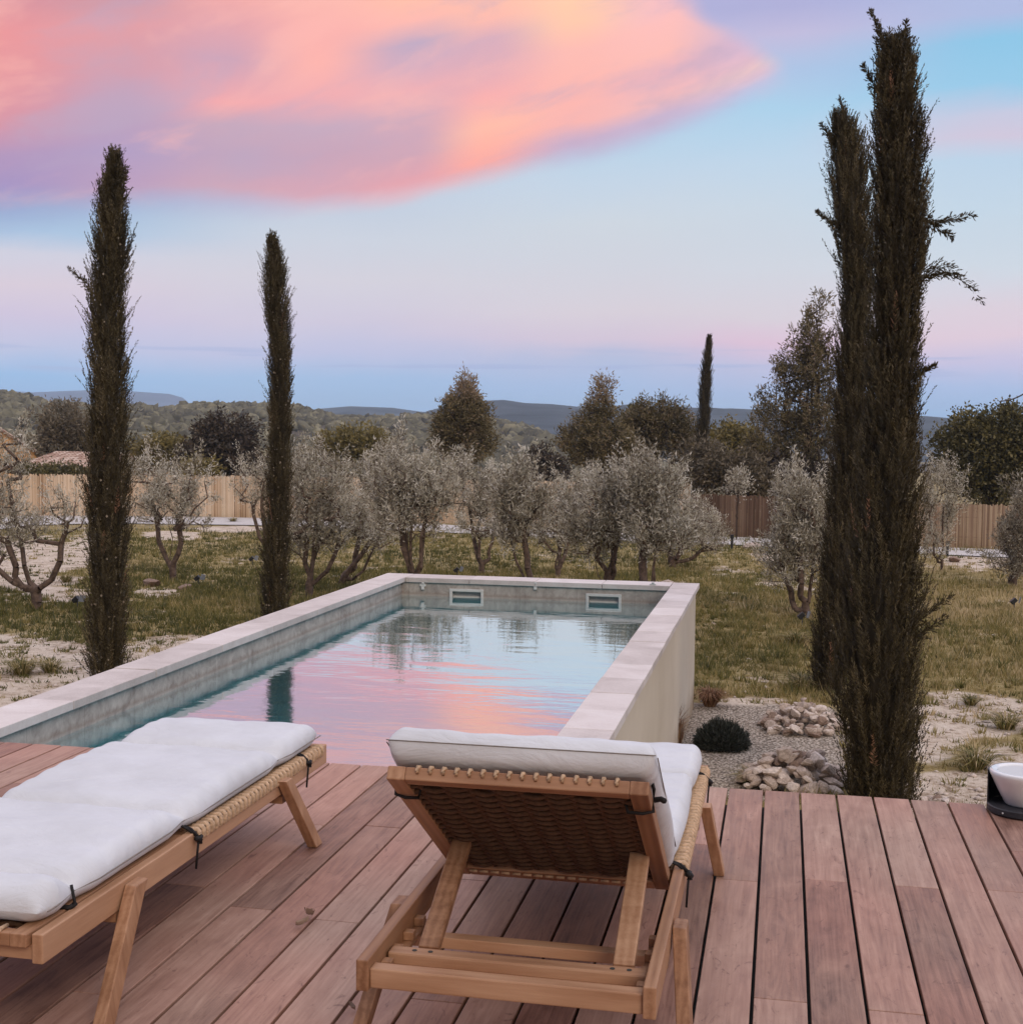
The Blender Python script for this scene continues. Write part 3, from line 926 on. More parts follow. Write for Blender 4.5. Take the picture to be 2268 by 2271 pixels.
def make_lounger(raised):
    """local frame: x from -LW (left rail) to 0 (right rail), y from 0 (head) to LL (foot)"""
    root = empty('sun_lounger')
    hinge = 0.835
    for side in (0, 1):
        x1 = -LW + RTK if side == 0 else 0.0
        b = MB()
        b.box(x1 - RTK, x1, 0, LL, ZR - RHT, ZR, rng.random())
        rail = b.build('side_rail', M['teak'], root, bevel=0.003)
        b = MB()
        y = hinge + 0.035
        z, e = ZR, 0.004
        while y < LL - 0.055:
            xa, xb = (x1 + e, x1 - RTK - e) if side == 0 else (x1 - RTK - e, x1 + e)
            dx = (xb - xa)
            j1, j2 = rng.uniform(-0.0015, 0.0015), rng.uniform(-0.0015, 0.0015)
            b.tube([(xa, y + j1, z - 0.022), (xa, y + j1, z - 0.003), (xa + dx * 0.14, y + j1, z + e), (xa + dx * 0.86, y + j2, z + e), (xb, y + j2, z - 0.003), (xb, y + j2, z - 0.024), (xb - dx * 0.1, y + j2, z - 0.029)], 0.0075, 10, tint=rng.random(), caps=False, flat=1.50, nrm=(0, 1, 0))
            y += 0.0325
        b.build('rope_lashing', M['rope'], rail, smooth=True)
        b = MB()                                  # dark strip standing in for shade between the cord loops
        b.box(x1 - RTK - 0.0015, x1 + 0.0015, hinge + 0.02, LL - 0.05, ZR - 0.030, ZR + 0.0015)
        b.build('lashing_gap_shade', M['bark_dark'], rail)
    # legs: splayed, bolted outside the rails
    for side in (0, 1):
        sx = -1 if side == 0 else 1
        xo = (-LW if side == 0 else 0.0)
        for (yt, yb) in ((0.44, 0.17), (1.54, 1.74)):
            b = MB()
            b.bar((xo + sx * 0.0195, yt, ZR - 0.012), (xo + sx * 0.062, yb, 0.001), 0.036, 0.052, up=(0, 1, 0), tint=rng.random(), cut='z')
            b.build('leg', M['teak_z'], root, bevel=0.003)
    # leg stretchers under the frame
    for yb, z in ((0.385, ZR - 0.085), (1.60, ZR - 0.095)):
        b = MB()
        b.box(-LW + 0.004, -0.004, yb - 0.02, yb + 0.02, z - 0.020, z + 0.0095, rng.random())
        b.build('stretcher', M['teak_x'], root, bevel=0.003)
    # head-end bar and foot board
    b = MB()
    b.box(-LW + RTK, -RTK, 0.012, 0.052, ZR - 0.070, ZR - 0.022, 0.72)
    b.build('head_bar', M['teak_x'], root, bevel=0.004)
    b = MB()
    b.box(-LW + RTK, -RTK, LL - 0.045, LL - 0.001, ZR - 0.070, ZR - 0.001, 0.6)
    b.build('foot_board', M['teak_x'], root, bevel=0.003)
    b = MB()
    b.box(-LW + RTK, -RTK, hinge + 0.02, hinge + 0.06, ZR - 0.070, ZR - 0.012, 0.3)
    b.build('hinge_bar', M['teak_x'], root, bevel=0.003)
    # seat webbing of rope strands
    b = MB()
    y = hinge + 0.08
    k = 0
    while y < LL - 0.06:
        b.tube([(-LW + RTK, y, ZR - 0.012), (-LW / 2, y, ZR - 0.022), (-RTK, y, ZR - 0.012)], 0.006, 5, rng.random(), caps=False)
        y += 0.018
        k += 1
    for i in range(8):
        x = -LW + 0.08 + i * (LW - 0.16) / 7
        b.tube([(x, hinge + 0.07, ZR - 0.014), (x, LL - 0.05, ZR - 0.014)], 0.006, 5, rng.random(), caps=False)
    b.build('seat_webbing', M['rope'], root, smooth=True)
    # backrest: local x across, local y up the back from the hinge, z normal (towards the sitter)
    bw, bl, bt = LW - 2 * RTK - 0.012, 0.85, 0.034
    ang = math.radians(33.2) if raised else math.radians(0.6)
    holder = empty('backrest')
    holder.parent = root
    holder.location = (-LW / 2, hinge, ZR - 0.050 if raised else ZR - 0.022)
    holder.rotation_euler = (0, 0, math.pi)
    tilt = Matrix.Rotation(ang, 4, 'X')
    holder.matrix_local = Matrix.Translation(holder.location) @ Matrix.Rotation(math.pi, 4, 'Z') @ tilt
    fw = 0.062
    z0, z1 = -bt / 2, bt / 2
    for s in (-1, 1):
        b = MB()
        xa, xb = sorted((s * bw / 2, s * (bw / 2 - fw * 0.72)))
        b.box(xa, xb, 0, bl, z0, z1, rng.random())
        b.build('backrest_stile', M['teak'], holder, bevel=0.003)
    xi = bw / 2 - fw * 0.72
    for ya, yb in ((bl - 0.035, bl - 0.0005), (0.0005, 0.075)):
        b = MB()
        b.box(-xi, xi, ya, yb, z0 + 0.0005, z1 - 0.0005, rng.uniform(0.35, 0.6))
        b.build('backrest_rail', M['teak_x'], holder, bevel=0.003)
    b = MB()
    npanel = 34
    for i in range(npanel):
        y = 0.10 + (bl - 0.17) * i / (npanel - 1)
        path = []
        for q in range(37):
            x = -xi + 2 * xi * q / 36
            ph = math.pi * (x / 0.062) + (math.pi if i % 2 else 0)
            path.append((x, y + 0.005 * math.sin(ph * 2 + (0.8 if i % 2 else 0.0)) * (1 if i % 2 else -1) * 0.6, 0.0075 * math.sin(ph) - 0.002))
        b.tube(path, 0.0066, 6, rng.random(), caps=False, flat=1.25, nrm=(0, 0, 1))
    nv = int(2 * xi / 0.062)
    for i in range(nv + 1):
        x = -xi + 0.02 + i * 0.062
        if x > xi - 0.01:
            break
        b.tube([(x, 0.07, -0.002), (x, bl / 2, -0.003), (x, bl - 0.04, -0.002)], 0.007, 5, rng.random(), caps=False)
    b.build('woven_panel', M['web'], holder, smooth=True)
    b = MB()
    for i in range(16):
        x = -xi + 0.03 + i * (2 * xi - 0.06) / 15
        b.tube([(x, bl - 0.040, z1 + 0.003), (x, bl - 0.012, z1 + 0.004), (x, bl + 0.004, z1 - 0.001), (x, bl + 0.0045, z1 - 0.010), (x, bl - 0.002, z1 - 0.014)], 0.0055, 6, rng.random())
    b.build('rope_edging', M['rope'], holder, smooth=True)
    b = MB()
    for i in range(16):
        x = -xi + 0.03 + i * (2 * xi - 0.06) / 15
        b.tube([(x, 0.06, z0 - 0.003), (x + 0.024, 0.06, z0 - 0.003)], 0.0042, 5, rng.random())
    b.build('rope_stitching', M['rope'], holder, smooth=True)
    if raised:
        for x in (-LW + 0.118, -0.098):
            b = MB()
            b.bar((x, 0.215, ZR - 0.050), (x, 0.555, ZR + 0.118), 0.052, 0.024, up=(0, -0.45, 0.9), tint=rng.random())
            b.build('prop_strut', M['teak_z'], root, bevel=0.003)
        b = MB()
        b.box(-LW + RTK + 0.006, -RTK - 0.006, 0.135, 0.180, ZR - 0.062, ZR - 0.030, 0.6)
        b.build('prop_bar', M['teak_x'], root, bevel=0.005)
        for sx, xx in ((0, -LW + RTK), (1, -RTK - 0.026)):
            b = MB()
            b.box(xx, xx + 0.026, 0.06, 0.45, ZR - 0.074, ZR - 0.062, 0.4)
            for yy in (0.065, 0.100, 0.188, 0.29, 0.39):
                b.box(xx, xx + 0.026, yy, yy + 0.028, ZR - 0.0615, ZR - 0.040, 0.45)
            b.build('notch_rack', M['teak'], root, bevel=0.002)
        for x in (-LW + 0.098, -LW + 0.138, -0.118, -0.078):
            b = MB()
            b.lathe([(0.0, 0.0012), (0.006, 0.0012), (0.0065, 0.0)], 8, (x, 0.157))
            o = b.build('bolt', M['dark_hole'], root)
            o.location = (0, 0, ZR - 0.0298)
    return root


def strap(b, x, y, ztop, zfold, side=1):
    """black cord: knot at the rail, loose tail down the outside"""
    s = side
    b.tube([(x - s * 0.075, y + 0.02, zfold), (x - s * 0.045, y + 0.012, ZR + 0.018), (x - s * 0.01, y, ZR + 0.012), (x + s * 0.012, y - 0.004, ZR - 0.006)], 0.0042, 6, 0.5)
    b.tube([(x - s * 0.05, y - 0.02, zfold - 0.012), (x - s * 0.02, y - 0.006, ZR + 0.013), (x + s * 0.013, y, ZR - 0.012)], 0.004, 6, 0.5)
    b.tube([(x + s * 0.012, y - 0.016, ZR - 0.010), (x + s * 0.020, y, ZR - 0.018), (x + s * 0.014, y + 0.016, ZR - 0.012), (x + s * 0.016, y + 0.004, ZR - 0.032)], 0.0085, 6, 0.5)
    b.tube([(x + s * 0.014, y, ZR - 0.02), (x + s * 0.011, y - 0.002, ZR - 0.06), (x + s * 0.009, y - 0.008, ZR - 0.108)], 0.0036, 6, 0.5)


def cushion_mesh(frames, folds, width, thick, seed, boxy):
    """frames(s) -> (origin, tangent, normal) in lounger space; s in metres along the cushion.
    folds: section limits along s.  A closed padded slab, pinched at every fold."""
    rr = random.Random(seed)
    nu, nv = 190, 64
    S0, S1 = folds[0], folds[-1]
    us = np.linspace(0, 1, nu)
    top = np.zeros((nu, nv, 3))
    bot = np.zeros((nu, nv, 3))
    mid_l = []
    for i, u in enumerate(us):
        s = S0 + (S1 - S0) * u
        k = max(j for j in range(len(folds) - 1) if s >= folds[j] - 1e-9) if s < S1 else len(folds) - 2
        L = folds[k + 1] - folds[k]
        q = min(1, max(0, (s - folds[k]) / L))
        edge = min(q, 1 - q) * L                           # metres to the nearest end of the section
        is_end = (k == 0 and q < 0.5) or (k == len(folds) - 2 and q > 0.5)
        rad = (0.05 if is_end else 0.04) if boxy else (0.06 if is_end else 0.075)
        pr = math.sqrt(max(0.0, 1 - (1 - min(1, edge / rad)) ** 2))
        pr = pr * 0.96 + 0.04 if is_end else 0.10 + 0.90 * pr ** 0.8
        crown = 1.0 + (0.10 if boxy else 0.48) * math.sin(math.pi * q) ** 0.7
        o, tg, nm = frames(s)
        for j in range(nv):
            v = j / (nv - 1)
            # denser near the sides
            vv = 0.5 - 0.5 * math.cos(math.pi * v)
            x = (vv - 0.5) * width
            de = (0.5 - abs(vv - 0.5)) * width
            rs_ = 0.035 if boxy else 0.055
            pv = math.sqrt(max(0.0, 1 - (1 - min(1, de / rs_)) ** 2))
            pinch = 1 - (0.022 if boxy else 0.05) * (1 - min(1, edge / 0.10)) - 0.012 * math.sin(9 * s + seed) * (1 - pv)
            wr = 0.0035 * math.sin(s * 60 + 3.1 * math.sin(x * 8 + seed) + seed) * math.exp(-de / 0.07) + 0.0025 * math.sin(x * 48 + 2 * math.sin(s * 9)) * math.exp(-edge / 0.07)
            wr += 0.004 * math.sin(s * 13 + x * 7 + seed) * math.sin(x * 11 - s * 5)
            tt = thick * (0.5 * crown * pr * pv + 0.0) + wr * pv * pr
            tb = thick * 0.5 * (pr if is_end else 1.0) * pv
            base_ = np.array(o) + np.array([x * pinch, 0, 0]) + np.array(nm) * thick * 0.5
            top[i, j] = base_ + np.array(nm) * tt
            bot[i, j] = base_ - np.array(nm) * tb
        mid_l.append((np.array(o) + np.array(nm) * thick * 0.5, width * 0.5))
    nn = nu * nv
    it = np.arange(nn).reshape(nu, nv)
    ft = np.stack([it[:-1, :-1], it[:-1, 1:], it[1:, 1:], it[1:, :-1]], -1).reshape(-1, 4)
    fb = ft[:, ::-1] + nn
    # rim
    ring = list(it[0, :]) + list(it[1:, -1]) + list(it[-1, -2::-1]) + list(it[-2:0:-1, 0])
    ring = np.array(ring)
    fr_ = np.stack([ring, ring + nn, np.roll(ring, -1) + nn, np.roll(ring, -1)], -1)
    V = np.concatenate([top.reshape(-1, 3), bot.reshape(-1, 3)])
    me = np_mesh('cushion', V, np.concatenate([ft, fb, fr_]), M['canvas'], smooth=True)
    import bmesh
    bm = bmesh.new()
    bm.from_mesh(me)
    bmesh.ops.remove_doubles(bm, verts=bm.verts, dist=0.0004)
    bmesh.ops.recalc_face_normals(bm, faces=bm.faces)
    bm.to_mesh(me)
    bm.free()
    me.polygons.foreach_set('use_smooth', np.ones(len(me.polygons), bool))
    return me


rng = random.Random(21)
# right lounger, back raised
LR = (-0.252, 2.885, 0.0)
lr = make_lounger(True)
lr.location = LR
tag(lr, 'teak sun lounger with its woven backrest propped up', 'sun lounger', 'teak sun loungers on the deck')
# left lounger, lying flat
LLP = (-1.738, 2.855, 0.0)
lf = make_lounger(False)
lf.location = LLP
tag(lf, 'teak sun lounger lying flat, cut by the left edge', 'sun lounger', 'teak sun loungers on the deck')

# cushions (their own things: they only lie on the loungers)
ZC = ZR - 0.006


def frames_flat(s):
    return (-LW / 2, s, ZC + 0.006), (0, 1, 0), (0, 0, 1)


cu = link('lounger_cushion', cushion_mesh(frames_flat, [0.03, 0.20, 0.83, 1.60, 2.03], LW - 0.035, 0.078, 3, False))
cu.location = LLP
b = MB()
for sgn in (-1, 1):
    pth = []
    for q in np.linspace(0.05, 2.01, 90):
        e_ = min(abs(q - f_) for f_ in (0.20, 0.83, 1.60))
        hw_ = (LW - 0.035) / 2 * (1 - 0.05 * (1 - min(1, e_ / 0.10)))
        pth.append((-LW / 2 + sgn * (hw_ + 0.0022), q, ZC + 0.006 + 0.039))
    b.tube(pth, 0.0020, 5)
b.build('piping', M['piping'], cu, smooth=True)
tag(cu, 'white canvas cushion lying flat on the left lounger', 'cushion', 'white lounger cushions')
b = MB()
strap(b, 0.0, 0.845, 0, ZR + 0.045)
b.build('tie_cord', M['black_cord'], cu, smooth=True)
b = MB()
strap(b, 0.0, 1.80, 0, ZR + 0.045)
b.build('tie_cord', M['black_cord'], cu, smooth=True)
b = MB()
b.tube([(-0.030, 0.185, ZR + 0.060), (-0.018, 0.18, ZR + 0.02), (-0.035, 0.175, ZR - 0.01), (-0.040, 0.16, ZR - 0.04)], 0.004, 6)
b.tube([(-0.05, 0.165, ZR + 0.006), (-0.028, 0.175, ZR + 0.004), (-0.02, 0.19, ZR + 0.012)], 0.007, 6)
b.build('tie_cord', M['black_cord'], cu, smooth=True)

A = math.radians(33.2)
HY, HZ = 0.835, ZR - 0.050
TB = (0, -math.cos(A), math.sin(A))
NB = (0, math.sin(A), math.cos(A))
JN = 0.055                                   # start of the back section beyond the hinge


def frames_bent(s):
    if s >= 0:                                # seat part, towards the foot
        return (-LW / 2, HY + 0.012 + s, ZC + 0.006), (0, 1, 0), (0, 0, 1)
    q = -s
    k = min(1.0, q / 0.10)
    o = np.array((-LW / 2, HY, HZ + 0.02)) + np.array(TB) * q + np.array(NB) * 0.016
    o0 = np.array((-LW / 2, HY + 0.012 - q, ZC + 0.006))
    nm = np.array((0, 0, 1)) * (1 - k) + np.array(NB) * k
    nm /= np.linalg.norm(nm)
    return tuple(o0 * (1 - k) + o * k), TB, tuple(nm)


cu2 = link('lounger_cushion', cushion_mesh(frames_bent, [-0.85, -0.0, 0.74, 1.18], LW - 0.04, 0.088, 8, True))
cu2.location = LR
tag(cu2, 'white canvas cushion bent up over the raised backrest', 'cushion', 'white lounger cushions')
b = MB()
strap(b, 0.0, 0.83, 0, ZR + 0.04)
b.build('tie_cord', M['black_cord'], cu2, smooth=True)
b = MB()
strap(b, 0.0, 1.86, 0, ZR + 0.05)
b.build('tie_cord', M['black_cord'], cu2, smooth=True)


def back_pt(x, q, nrm):
    o = np.array((x, HY, HZ)) + np.array(TB) * q + np.array(NB) * nrm
    return tuple(o)


for sx, x in ((1, -RTK - 0.008), (-1, -LW + RTK + 0.008)):
    b = MB()
    q = 0.735
    b.tube([back_pt(x - sx * 0.01, q + 0.05, 0.075), back_pt(x + sx * 0.005, q + 0.02, 0.03), back_pt(x + sx * 0.005, q, -0.018), back_pt(x - sx * 0.02, q, -0.024), back_pt(x - sx * 0.055, q + 0.004, -0.024), back_pt(x - sx * 0.06, q + 0.015, -0.005)], 0.0045, 6)
    if sx > 0:
        b.tube([back_pt(x + 0.004, q - 0.01, 0.014), back_pt(x + 0.020, q - 0.012, 0.018), back_pt(x + 0.03, q + 0.0, 0.01)], 0.007, 6)
    b.build('tie_cord', M['black_cord'], cu2, smooth=True)
# seam piping round the back section, half way through the thickness
b = MB()
hw = (LW - 0.04) / 2 + 0.0008
xc = -LW / 2
pth = [back_pt(xc - hw, 0.16, 0.08), back_pt(xc - hw, 0.5, 0.08), back_pt(xc - hw, 0.82, 0.08)]
b.tube([back_pt(xc + hw * 0.995, q, 0.0765) for q in (0.12, 0.4, 0.6, 0.845)], 0.0016, 5)
b.tube([back_pt(xc + hw * t_ * 0.985, 0.8622, 0.0765) for t_ in np.linspace(-1, 1, 12)], 0.0014, 6)
b.tube([back_pt(xc - hw * 0.995, q, 0.0765) for q in (0.12, 0.4, 0.845)], 0.0016, 5)
b.build('piping', M['piping'], cu2, smooth=True)

# ------------------------------------------------------------------ plants
def rand_unit(rg, n_):
    v = rg.normal(size=(n_, 3))
    return v / np.linalg.norm(v, axis=1, keepdims=True)


def leaf_quads(P, D, L, Wd, rg, roll=None):
    """diamond leaves: base P, direction D, length L, width Wd"""
    D = D / np.linalg.norm(D, axis=1, keepdims=True)
    R = rand_unit(rg, len(P))
    S = np.cross(D, R)
    S /= np.linalg.norm(S, axis=1, keepdims=True) + 1e-9
    L, Wd = np.asarray(L)[:, None], np.asarray(Wd)[:, None]
    m_ = P + D * L * 0.45
    V = np.stack([P, m_ + S * Wd / 2, P + D * L, m_ - S * Wd / 2], 1).reshape(-1, 3)
    Fq = np.arange(len(P) * 4).reshape(-1, 4)
    return V, Fq


def tubes_np(segs, n_=5):
    """segs: list of (p0, p1, r0, r1)"""
    P0 = np.array([s[0] for s in segs])
    P1 = np.array([s[1] for s in segs])
    r0 = np.array([s[2] for s in segs])[:, None, None]
    r1 = np.array([s[3] for s in segs])[:, None, None]
    D = P1 - P0
    D /= np.linalg.norm(D, axis=1, keepdims=True) + 1e-9
    ref = np.where(np.abs(D[:, 2:3]) < 0.9, np.array([[0, 0, 1.0]]), np.array([[1.0, 0, 0]]))
    S = np.cross(D, ref)
    S /= np.linalg.norm(S, axis=1, keepdims=True)
    U = np.cross(S, D)
    a = np.linspace(0, 2 * math.pi, n_, endpoint=False)
    ring = S[:, None, :] * np.cos(a)[None, :, None] + U[:, None, :] * np.sin(a)[None, :, None]
    V = np.concatenate([P0[:, None, :] + ring * r0, P1[:, None, :] + ring * r1], 1)
    m_ = len(segs)
    k = np.arange(n_)
    k2 = (k + 1) % n_
    f = np.stack([k, k2, k2 + n_, k + n_], -1)
    Fq = (f[None] + (np.arange(m_) * 2 * n_)[:, None, None]).reshape(-1, 4)
    return V.reshape(-1, 3), Fq


def place_crown(name, V, Fq, tint, mat, root, origin):
    return link(name, np_mesh(name, V - origin, Fq, mat, tint=tint), root)


# ---- columnar cypress from its measured outline
def cypress(outline, base_pt, label, seed, dens=1.0, spurs=(), group=None, leaf=0.022, tipiness=1.0, cat='cypress tree', cones=0):
    rg = np.random.default_rng(seed)
    Y = base_pt[1]
    rows = []
    for (yd, xl, xr) in outline:
        a, c_ = at_y(xl, yd, Y), at_y(xr, yd, Y)
        rows.append((a[2], (a[0] + c_[0]) / 2, (c_[0] - a[0]) / 2))
    rows.sort()
    zs = np.array([r[0] for r in rows])
    cxs = np.array([r[1] for r in rows])
    rds = np.maximum(np.array([r[2] for r in rows]) * 0.95 - 0.040 * leaf / 0.022, 0.02)
    zbot, ztop = base_pt[2] - 0.05, zs[-1]
    origin = np.array([np.interp(zbot, zs, cxs), Y, base_pt[2]])
    root = empty('cypress_tree', origin)
    tag(root, label, cat, group)
    # upright flat sprays, overlapping, set on and inside the envelope
    H = ztop - zbot
    rmean = rds.mean()
    n_pl = int(dens * 900 * H * (rmean / 0.3))
    z0 = zbot + (H - 0.12) * rg.random(n_pl)
    ph = rg.random(n_pl) * 2 * math.pi
    ra = np.interp(z0 + 0.10, zs, rds)
    lob = 1 + 0.26 * (fbm(ph * 1.3 + seed * 7, z0 * 2.6 + seed, seed, 3) - 0.5) + 0.62 * (fbm(ph * 3.2 + seed * 3, z0 * 5.0, seed + 5, 2) - 0.5)
    fr_ = 0.40 + 0.48 * rg.random(n_pl) ** 0.6
    rr = ra * lob * fr_
    B = np.stack([np.interp(z0, zs, cxs) + rr * np.cos(ph), Y + rr * np.sin(ph), z0], -1)
    out = np.stack([np.cos(ph), np.sin(ph), np.zeros(n_pl)], -1)
    lean = 0.10 + 0.26 * rg.random(n_pl)
    AX = out * lean[:, None] + np.array([0, 0, 1.0]) + rg.normal(size=(n_pl, 3)) * 0.10
    stray = rg.random(n_pl) < 0.035
    AX = np.where(stray[:, None], AX + out * 0.40, AX)
    AX /= np.linalg.norm(AX, axis=1, keepdims=True)
    PL = leaf / 0.022 * (0.16 + 0.20 * rg.random(n_pl)) * np.clip(0.45 + 0.6 * ra / rmean, 0.5, 1.15)
    PL = np.minimum(PL, np.maximum(0.06, (ztop + 0.10 - z0) * (0.45 + 0.55 * rg.random(n_pl))))
    SD_ = np.cross(AX, out + rg.normal(size=(n_pl, 3)) * 0.5)
    SD_ /= np.linalg.norm(SD_, axis=1, keepdims=True)
    k = 40
    tt = (np.arange(k)[None] + rg.random((n_pl, k))) / k
    sgn = np.where(rg.random((n_pl, k)) < 0.5, -1.0, 1.0)
    P = B[:, None, :] + AX[:, None, :] * (PL[:, None] * tt)[..., None] + rg.normal(size=(n_pl, k, 3)) * 0.0035
    D = AX[:, None, :] * 0.9 + SD_[:, None, :] * (sgn * (0.75 - 0.35 * tt))[..., None] + rg.normal(size=P.shape) * 0.20
    L = leaf * 2.5 * (1.05 - 0.62 * tt) * (0.7 + 0.6 * rg.random((n_pl, k)))
    Wd = leaf * (0.30 + 0.16 * rg.random((n_pl, k)))
    # sub-sprays carry smaller scales: bend the outer half of the leaves upwards
    ptint = np.clip(0.44 + rg.normal(size=n_pl) * 0.17 + (fbm(ph * 2.0 + 3, z0 * 4.0, seed + 9, 3) - 0.5) * 0.7, 0, 0.92)
    browned = rg.random(n_pl) < 0.004
    ptint = np.where(browned, 1.0, ptint)
    tint = np.clip(ptint[:, None] + (tt - 0.5) * 0.22 + rg.normal(size=(n_pl, k)) * 0.08, 0, 0.94)
    tint = np.where(browned[:, None], 1.0, tint)
    V, Fq = leaf_quads(P.reshape(-1, 3), D.reshape(-1, 3), L.ravel(), Wd.ravel(), rg)
    Vs, Fs, Ts = [V], [Fq], [tint.ravel()]
    # spurs: side sprays that stand clear of the column
    for (x0, y0, x1, y1, droop) in spurs:
        a, c_ = at_y(x0, y0, Y), at_y(x1, y1, Y)
        a = a.copy()
        a[0] += (np.interp(a[2], zs, cxs) - a[0]) * 0.45      # rooted well inside the column
        m_ = 30
        Ls0 = np.linalg.norm(c_ - a)
        for q in range(m_):
            t_ = q / (m_ - 1)
            c0 = a * (1 - t_) + c_ * t_ + np.array([0, 0, droop * math.sin(math.pi * t_)])
            ax = (c_ - a) / Ls0 + np.array([0, 0, droop * 2.2 * math.cos(math.pi * t_) / max(Ls0, 0.1)])
            ax /= np.linalg.norm(ax)
            kk = int(30 - 16 * t_)
            sl = max(0.035, 0.20 * Ls0) * (1.1 - 0.75 * t_)
            nb_ = 3                                  # a few side twigs, each with its own direction
            tw = ax * 0.9 + rg.normal(size=(nb_, 3)) * np.array([0.5, 0.3, 0.5])
            dirs = tw[rg.integers(0, nb_, kk)]
            dirs /= np.linalg.norm(dirs, axis=1, keepdims=True)
            Pp = c0 + dirs * (sl * rg.random(kk))[:, None]
            Ls = leaf * (1.0 + 0.9 * rg.random(kk))
            v_, f_ = leaf_quads(Pp, dirs + rg.normal(size=(kk, 3)) * 0.25, Ls, Ls * 0.28, rg)
            Fs.append(f_ + sum(len(z) for z in Vs))
            Vs.append(v_)
            Ts.append(np.clip(0.5 + rg.normal(size=kk) * 0.15, 0, 0.92))
    # ripe pale cones studding the surface
    ncn = int(cones * H)
    if ncn:
        zc_ = zbot + H * (0.03 + 0.82 * rg.random(ncn))
        pc = rg.random(ncn) * 2 * math.pi
        rc_ = np.interp(zc_, zs, rds) * (0.90 + 0.16 * rg.random(ncn))
        C0 = np.stack([np.interp(zc_, zs, cxs) + rc_ * np.cos(pc), Y + rc_ * np.sin(pc), zc_], -1)
        sz_c = leaf * (0.45 + 0.35 * rg.random(ncn))
        vo = C0[:, None, :] + np.array([(1, 0, 0), (0, 1, 0), (-1, 0, 0), (0, -1, 0), (0, 0, 1), (0, 0, -1)], float)[None] * sz_c[:, None, None]
        fo = np.array([(0, 1, 4, 4), (1, 2, 4, 4), (2, 3, 4, 4), (3, 0, 4, 4), (1, 0, 5, 5), (2, 1, 5, 5), (3, 2, 5, 5), (0, 3, 5, 5)])[:, :3]
        # quads keep one array shape: each octahedron as four kites
        fo = np.array([(0, 5, 1, 4), (1, 5, 2, 4), (2, 5, 3, 4), (3, 5, 0, 4)])
        Fs.append((fo[None] + (np.arange(ncn) * 6)[:, None, None]).reshape(-1, 4) + sum(len(z) for z in Vs))
        Vs.append(vo.reshape(-1, 3))
        Ts.append(np.full(ncn * 4, 0.985))
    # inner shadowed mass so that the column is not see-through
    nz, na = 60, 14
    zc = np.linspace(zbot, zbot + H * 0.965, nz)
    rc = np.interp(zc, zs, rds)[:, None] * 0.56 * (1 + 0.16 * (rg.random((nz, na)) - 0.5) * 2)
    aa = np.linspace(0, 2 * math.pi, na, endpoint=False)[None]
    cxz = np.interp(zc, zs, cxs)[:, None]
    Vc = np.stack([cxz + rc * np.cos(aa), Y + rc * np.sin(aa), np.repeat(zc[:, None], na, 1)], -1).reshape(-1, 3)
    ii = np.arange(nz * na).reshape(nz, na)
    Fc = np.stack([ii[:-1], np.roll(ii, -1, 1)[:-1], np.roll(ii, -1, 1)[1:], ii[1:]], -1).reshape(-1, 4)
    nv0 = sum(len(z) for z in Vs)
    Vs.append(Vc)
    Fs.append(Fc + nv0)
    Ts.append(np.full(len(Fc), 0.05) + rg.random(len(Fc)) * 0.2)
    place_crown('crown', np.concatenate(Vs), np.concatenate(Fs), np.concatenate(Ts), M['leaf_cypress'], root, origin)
    Vt, Ft = tubes_np([((origin[0], Y, base_pt[2] - 0.2), (np.interp(zbot + 0.7 * H, zs, cxs), Y, zbot + 0.7 * H), 0.07, 0.02)], 7)
    link('trunk', np_mesh('trunk', Vt - origin, Ft, M['bark_dark'], smooth=True), root)
    return root


cypress([(280, 210, 218), (300, 202, 230), (350, 192, 238), (400, 180, 240), (450, 180, 246), (500, 177, 246), (550, 168, 240), (600, 165, 237), (700, 166, 243), (800, 165, 244), (900, 163, 246), (1000, 162, 243), (1100, 169, 243), (1200, 167, 241), (1270, 166, 239), (1330, 168, 236)],
        G(203, 1290), 'tall narrow cypress, leftmost, behind the near pool edge', 1, 1.0, cones=22,
        spurs=((178, 560, 133, 508, 0.0), (238, 390, 240, 318, 0.0)), group='columnar cypresses in the garden')
cypress([(438, 510, 515), (462, 502, 524), (500, 497, 538), (560, 492, 543), (600, 496, 546), (650, 506, 549), (700, 505, 551), (800, 505, 551), (900, 502, 552), (1000, 497, 550), (1100, 492, 548), (1160, 490, 546), (1200, 491, 545)],
        G(519, 1172), 'slim cypress, second from the left, shorter and beside olives', 2, 1.0, cones=36, group='columnar cypresses in the garden')
cypress([(205, 1570, 1590), (240, 1560, 1610), (300, 1555, 1640), (400, 1553, 1650), (450, 1565, 1650), (500, 1575, 1650), (560, 1583, 1650), (700, 1570, 1650), (800, 1566, 1650), (900, 1560, 1640), (1000, 1550, 1630), (1100, 1540, 1625), (1200, 1530, 1620), (1290, 1525, 1600), (1330, 1530, 1590)],
        G(1560, 1305), 'cypress tucked behind and left of the biggest one, its pointed top lower', 3, 1.0, cones=5,
        spurs=((1590, 260, 1585, 185, 0.0), (1562, 430, 1540, 400, 0.0), (1560, 280, 1550, 235, 0)), group='columnar cypresses in the garden')
big = G(1655, 1520)
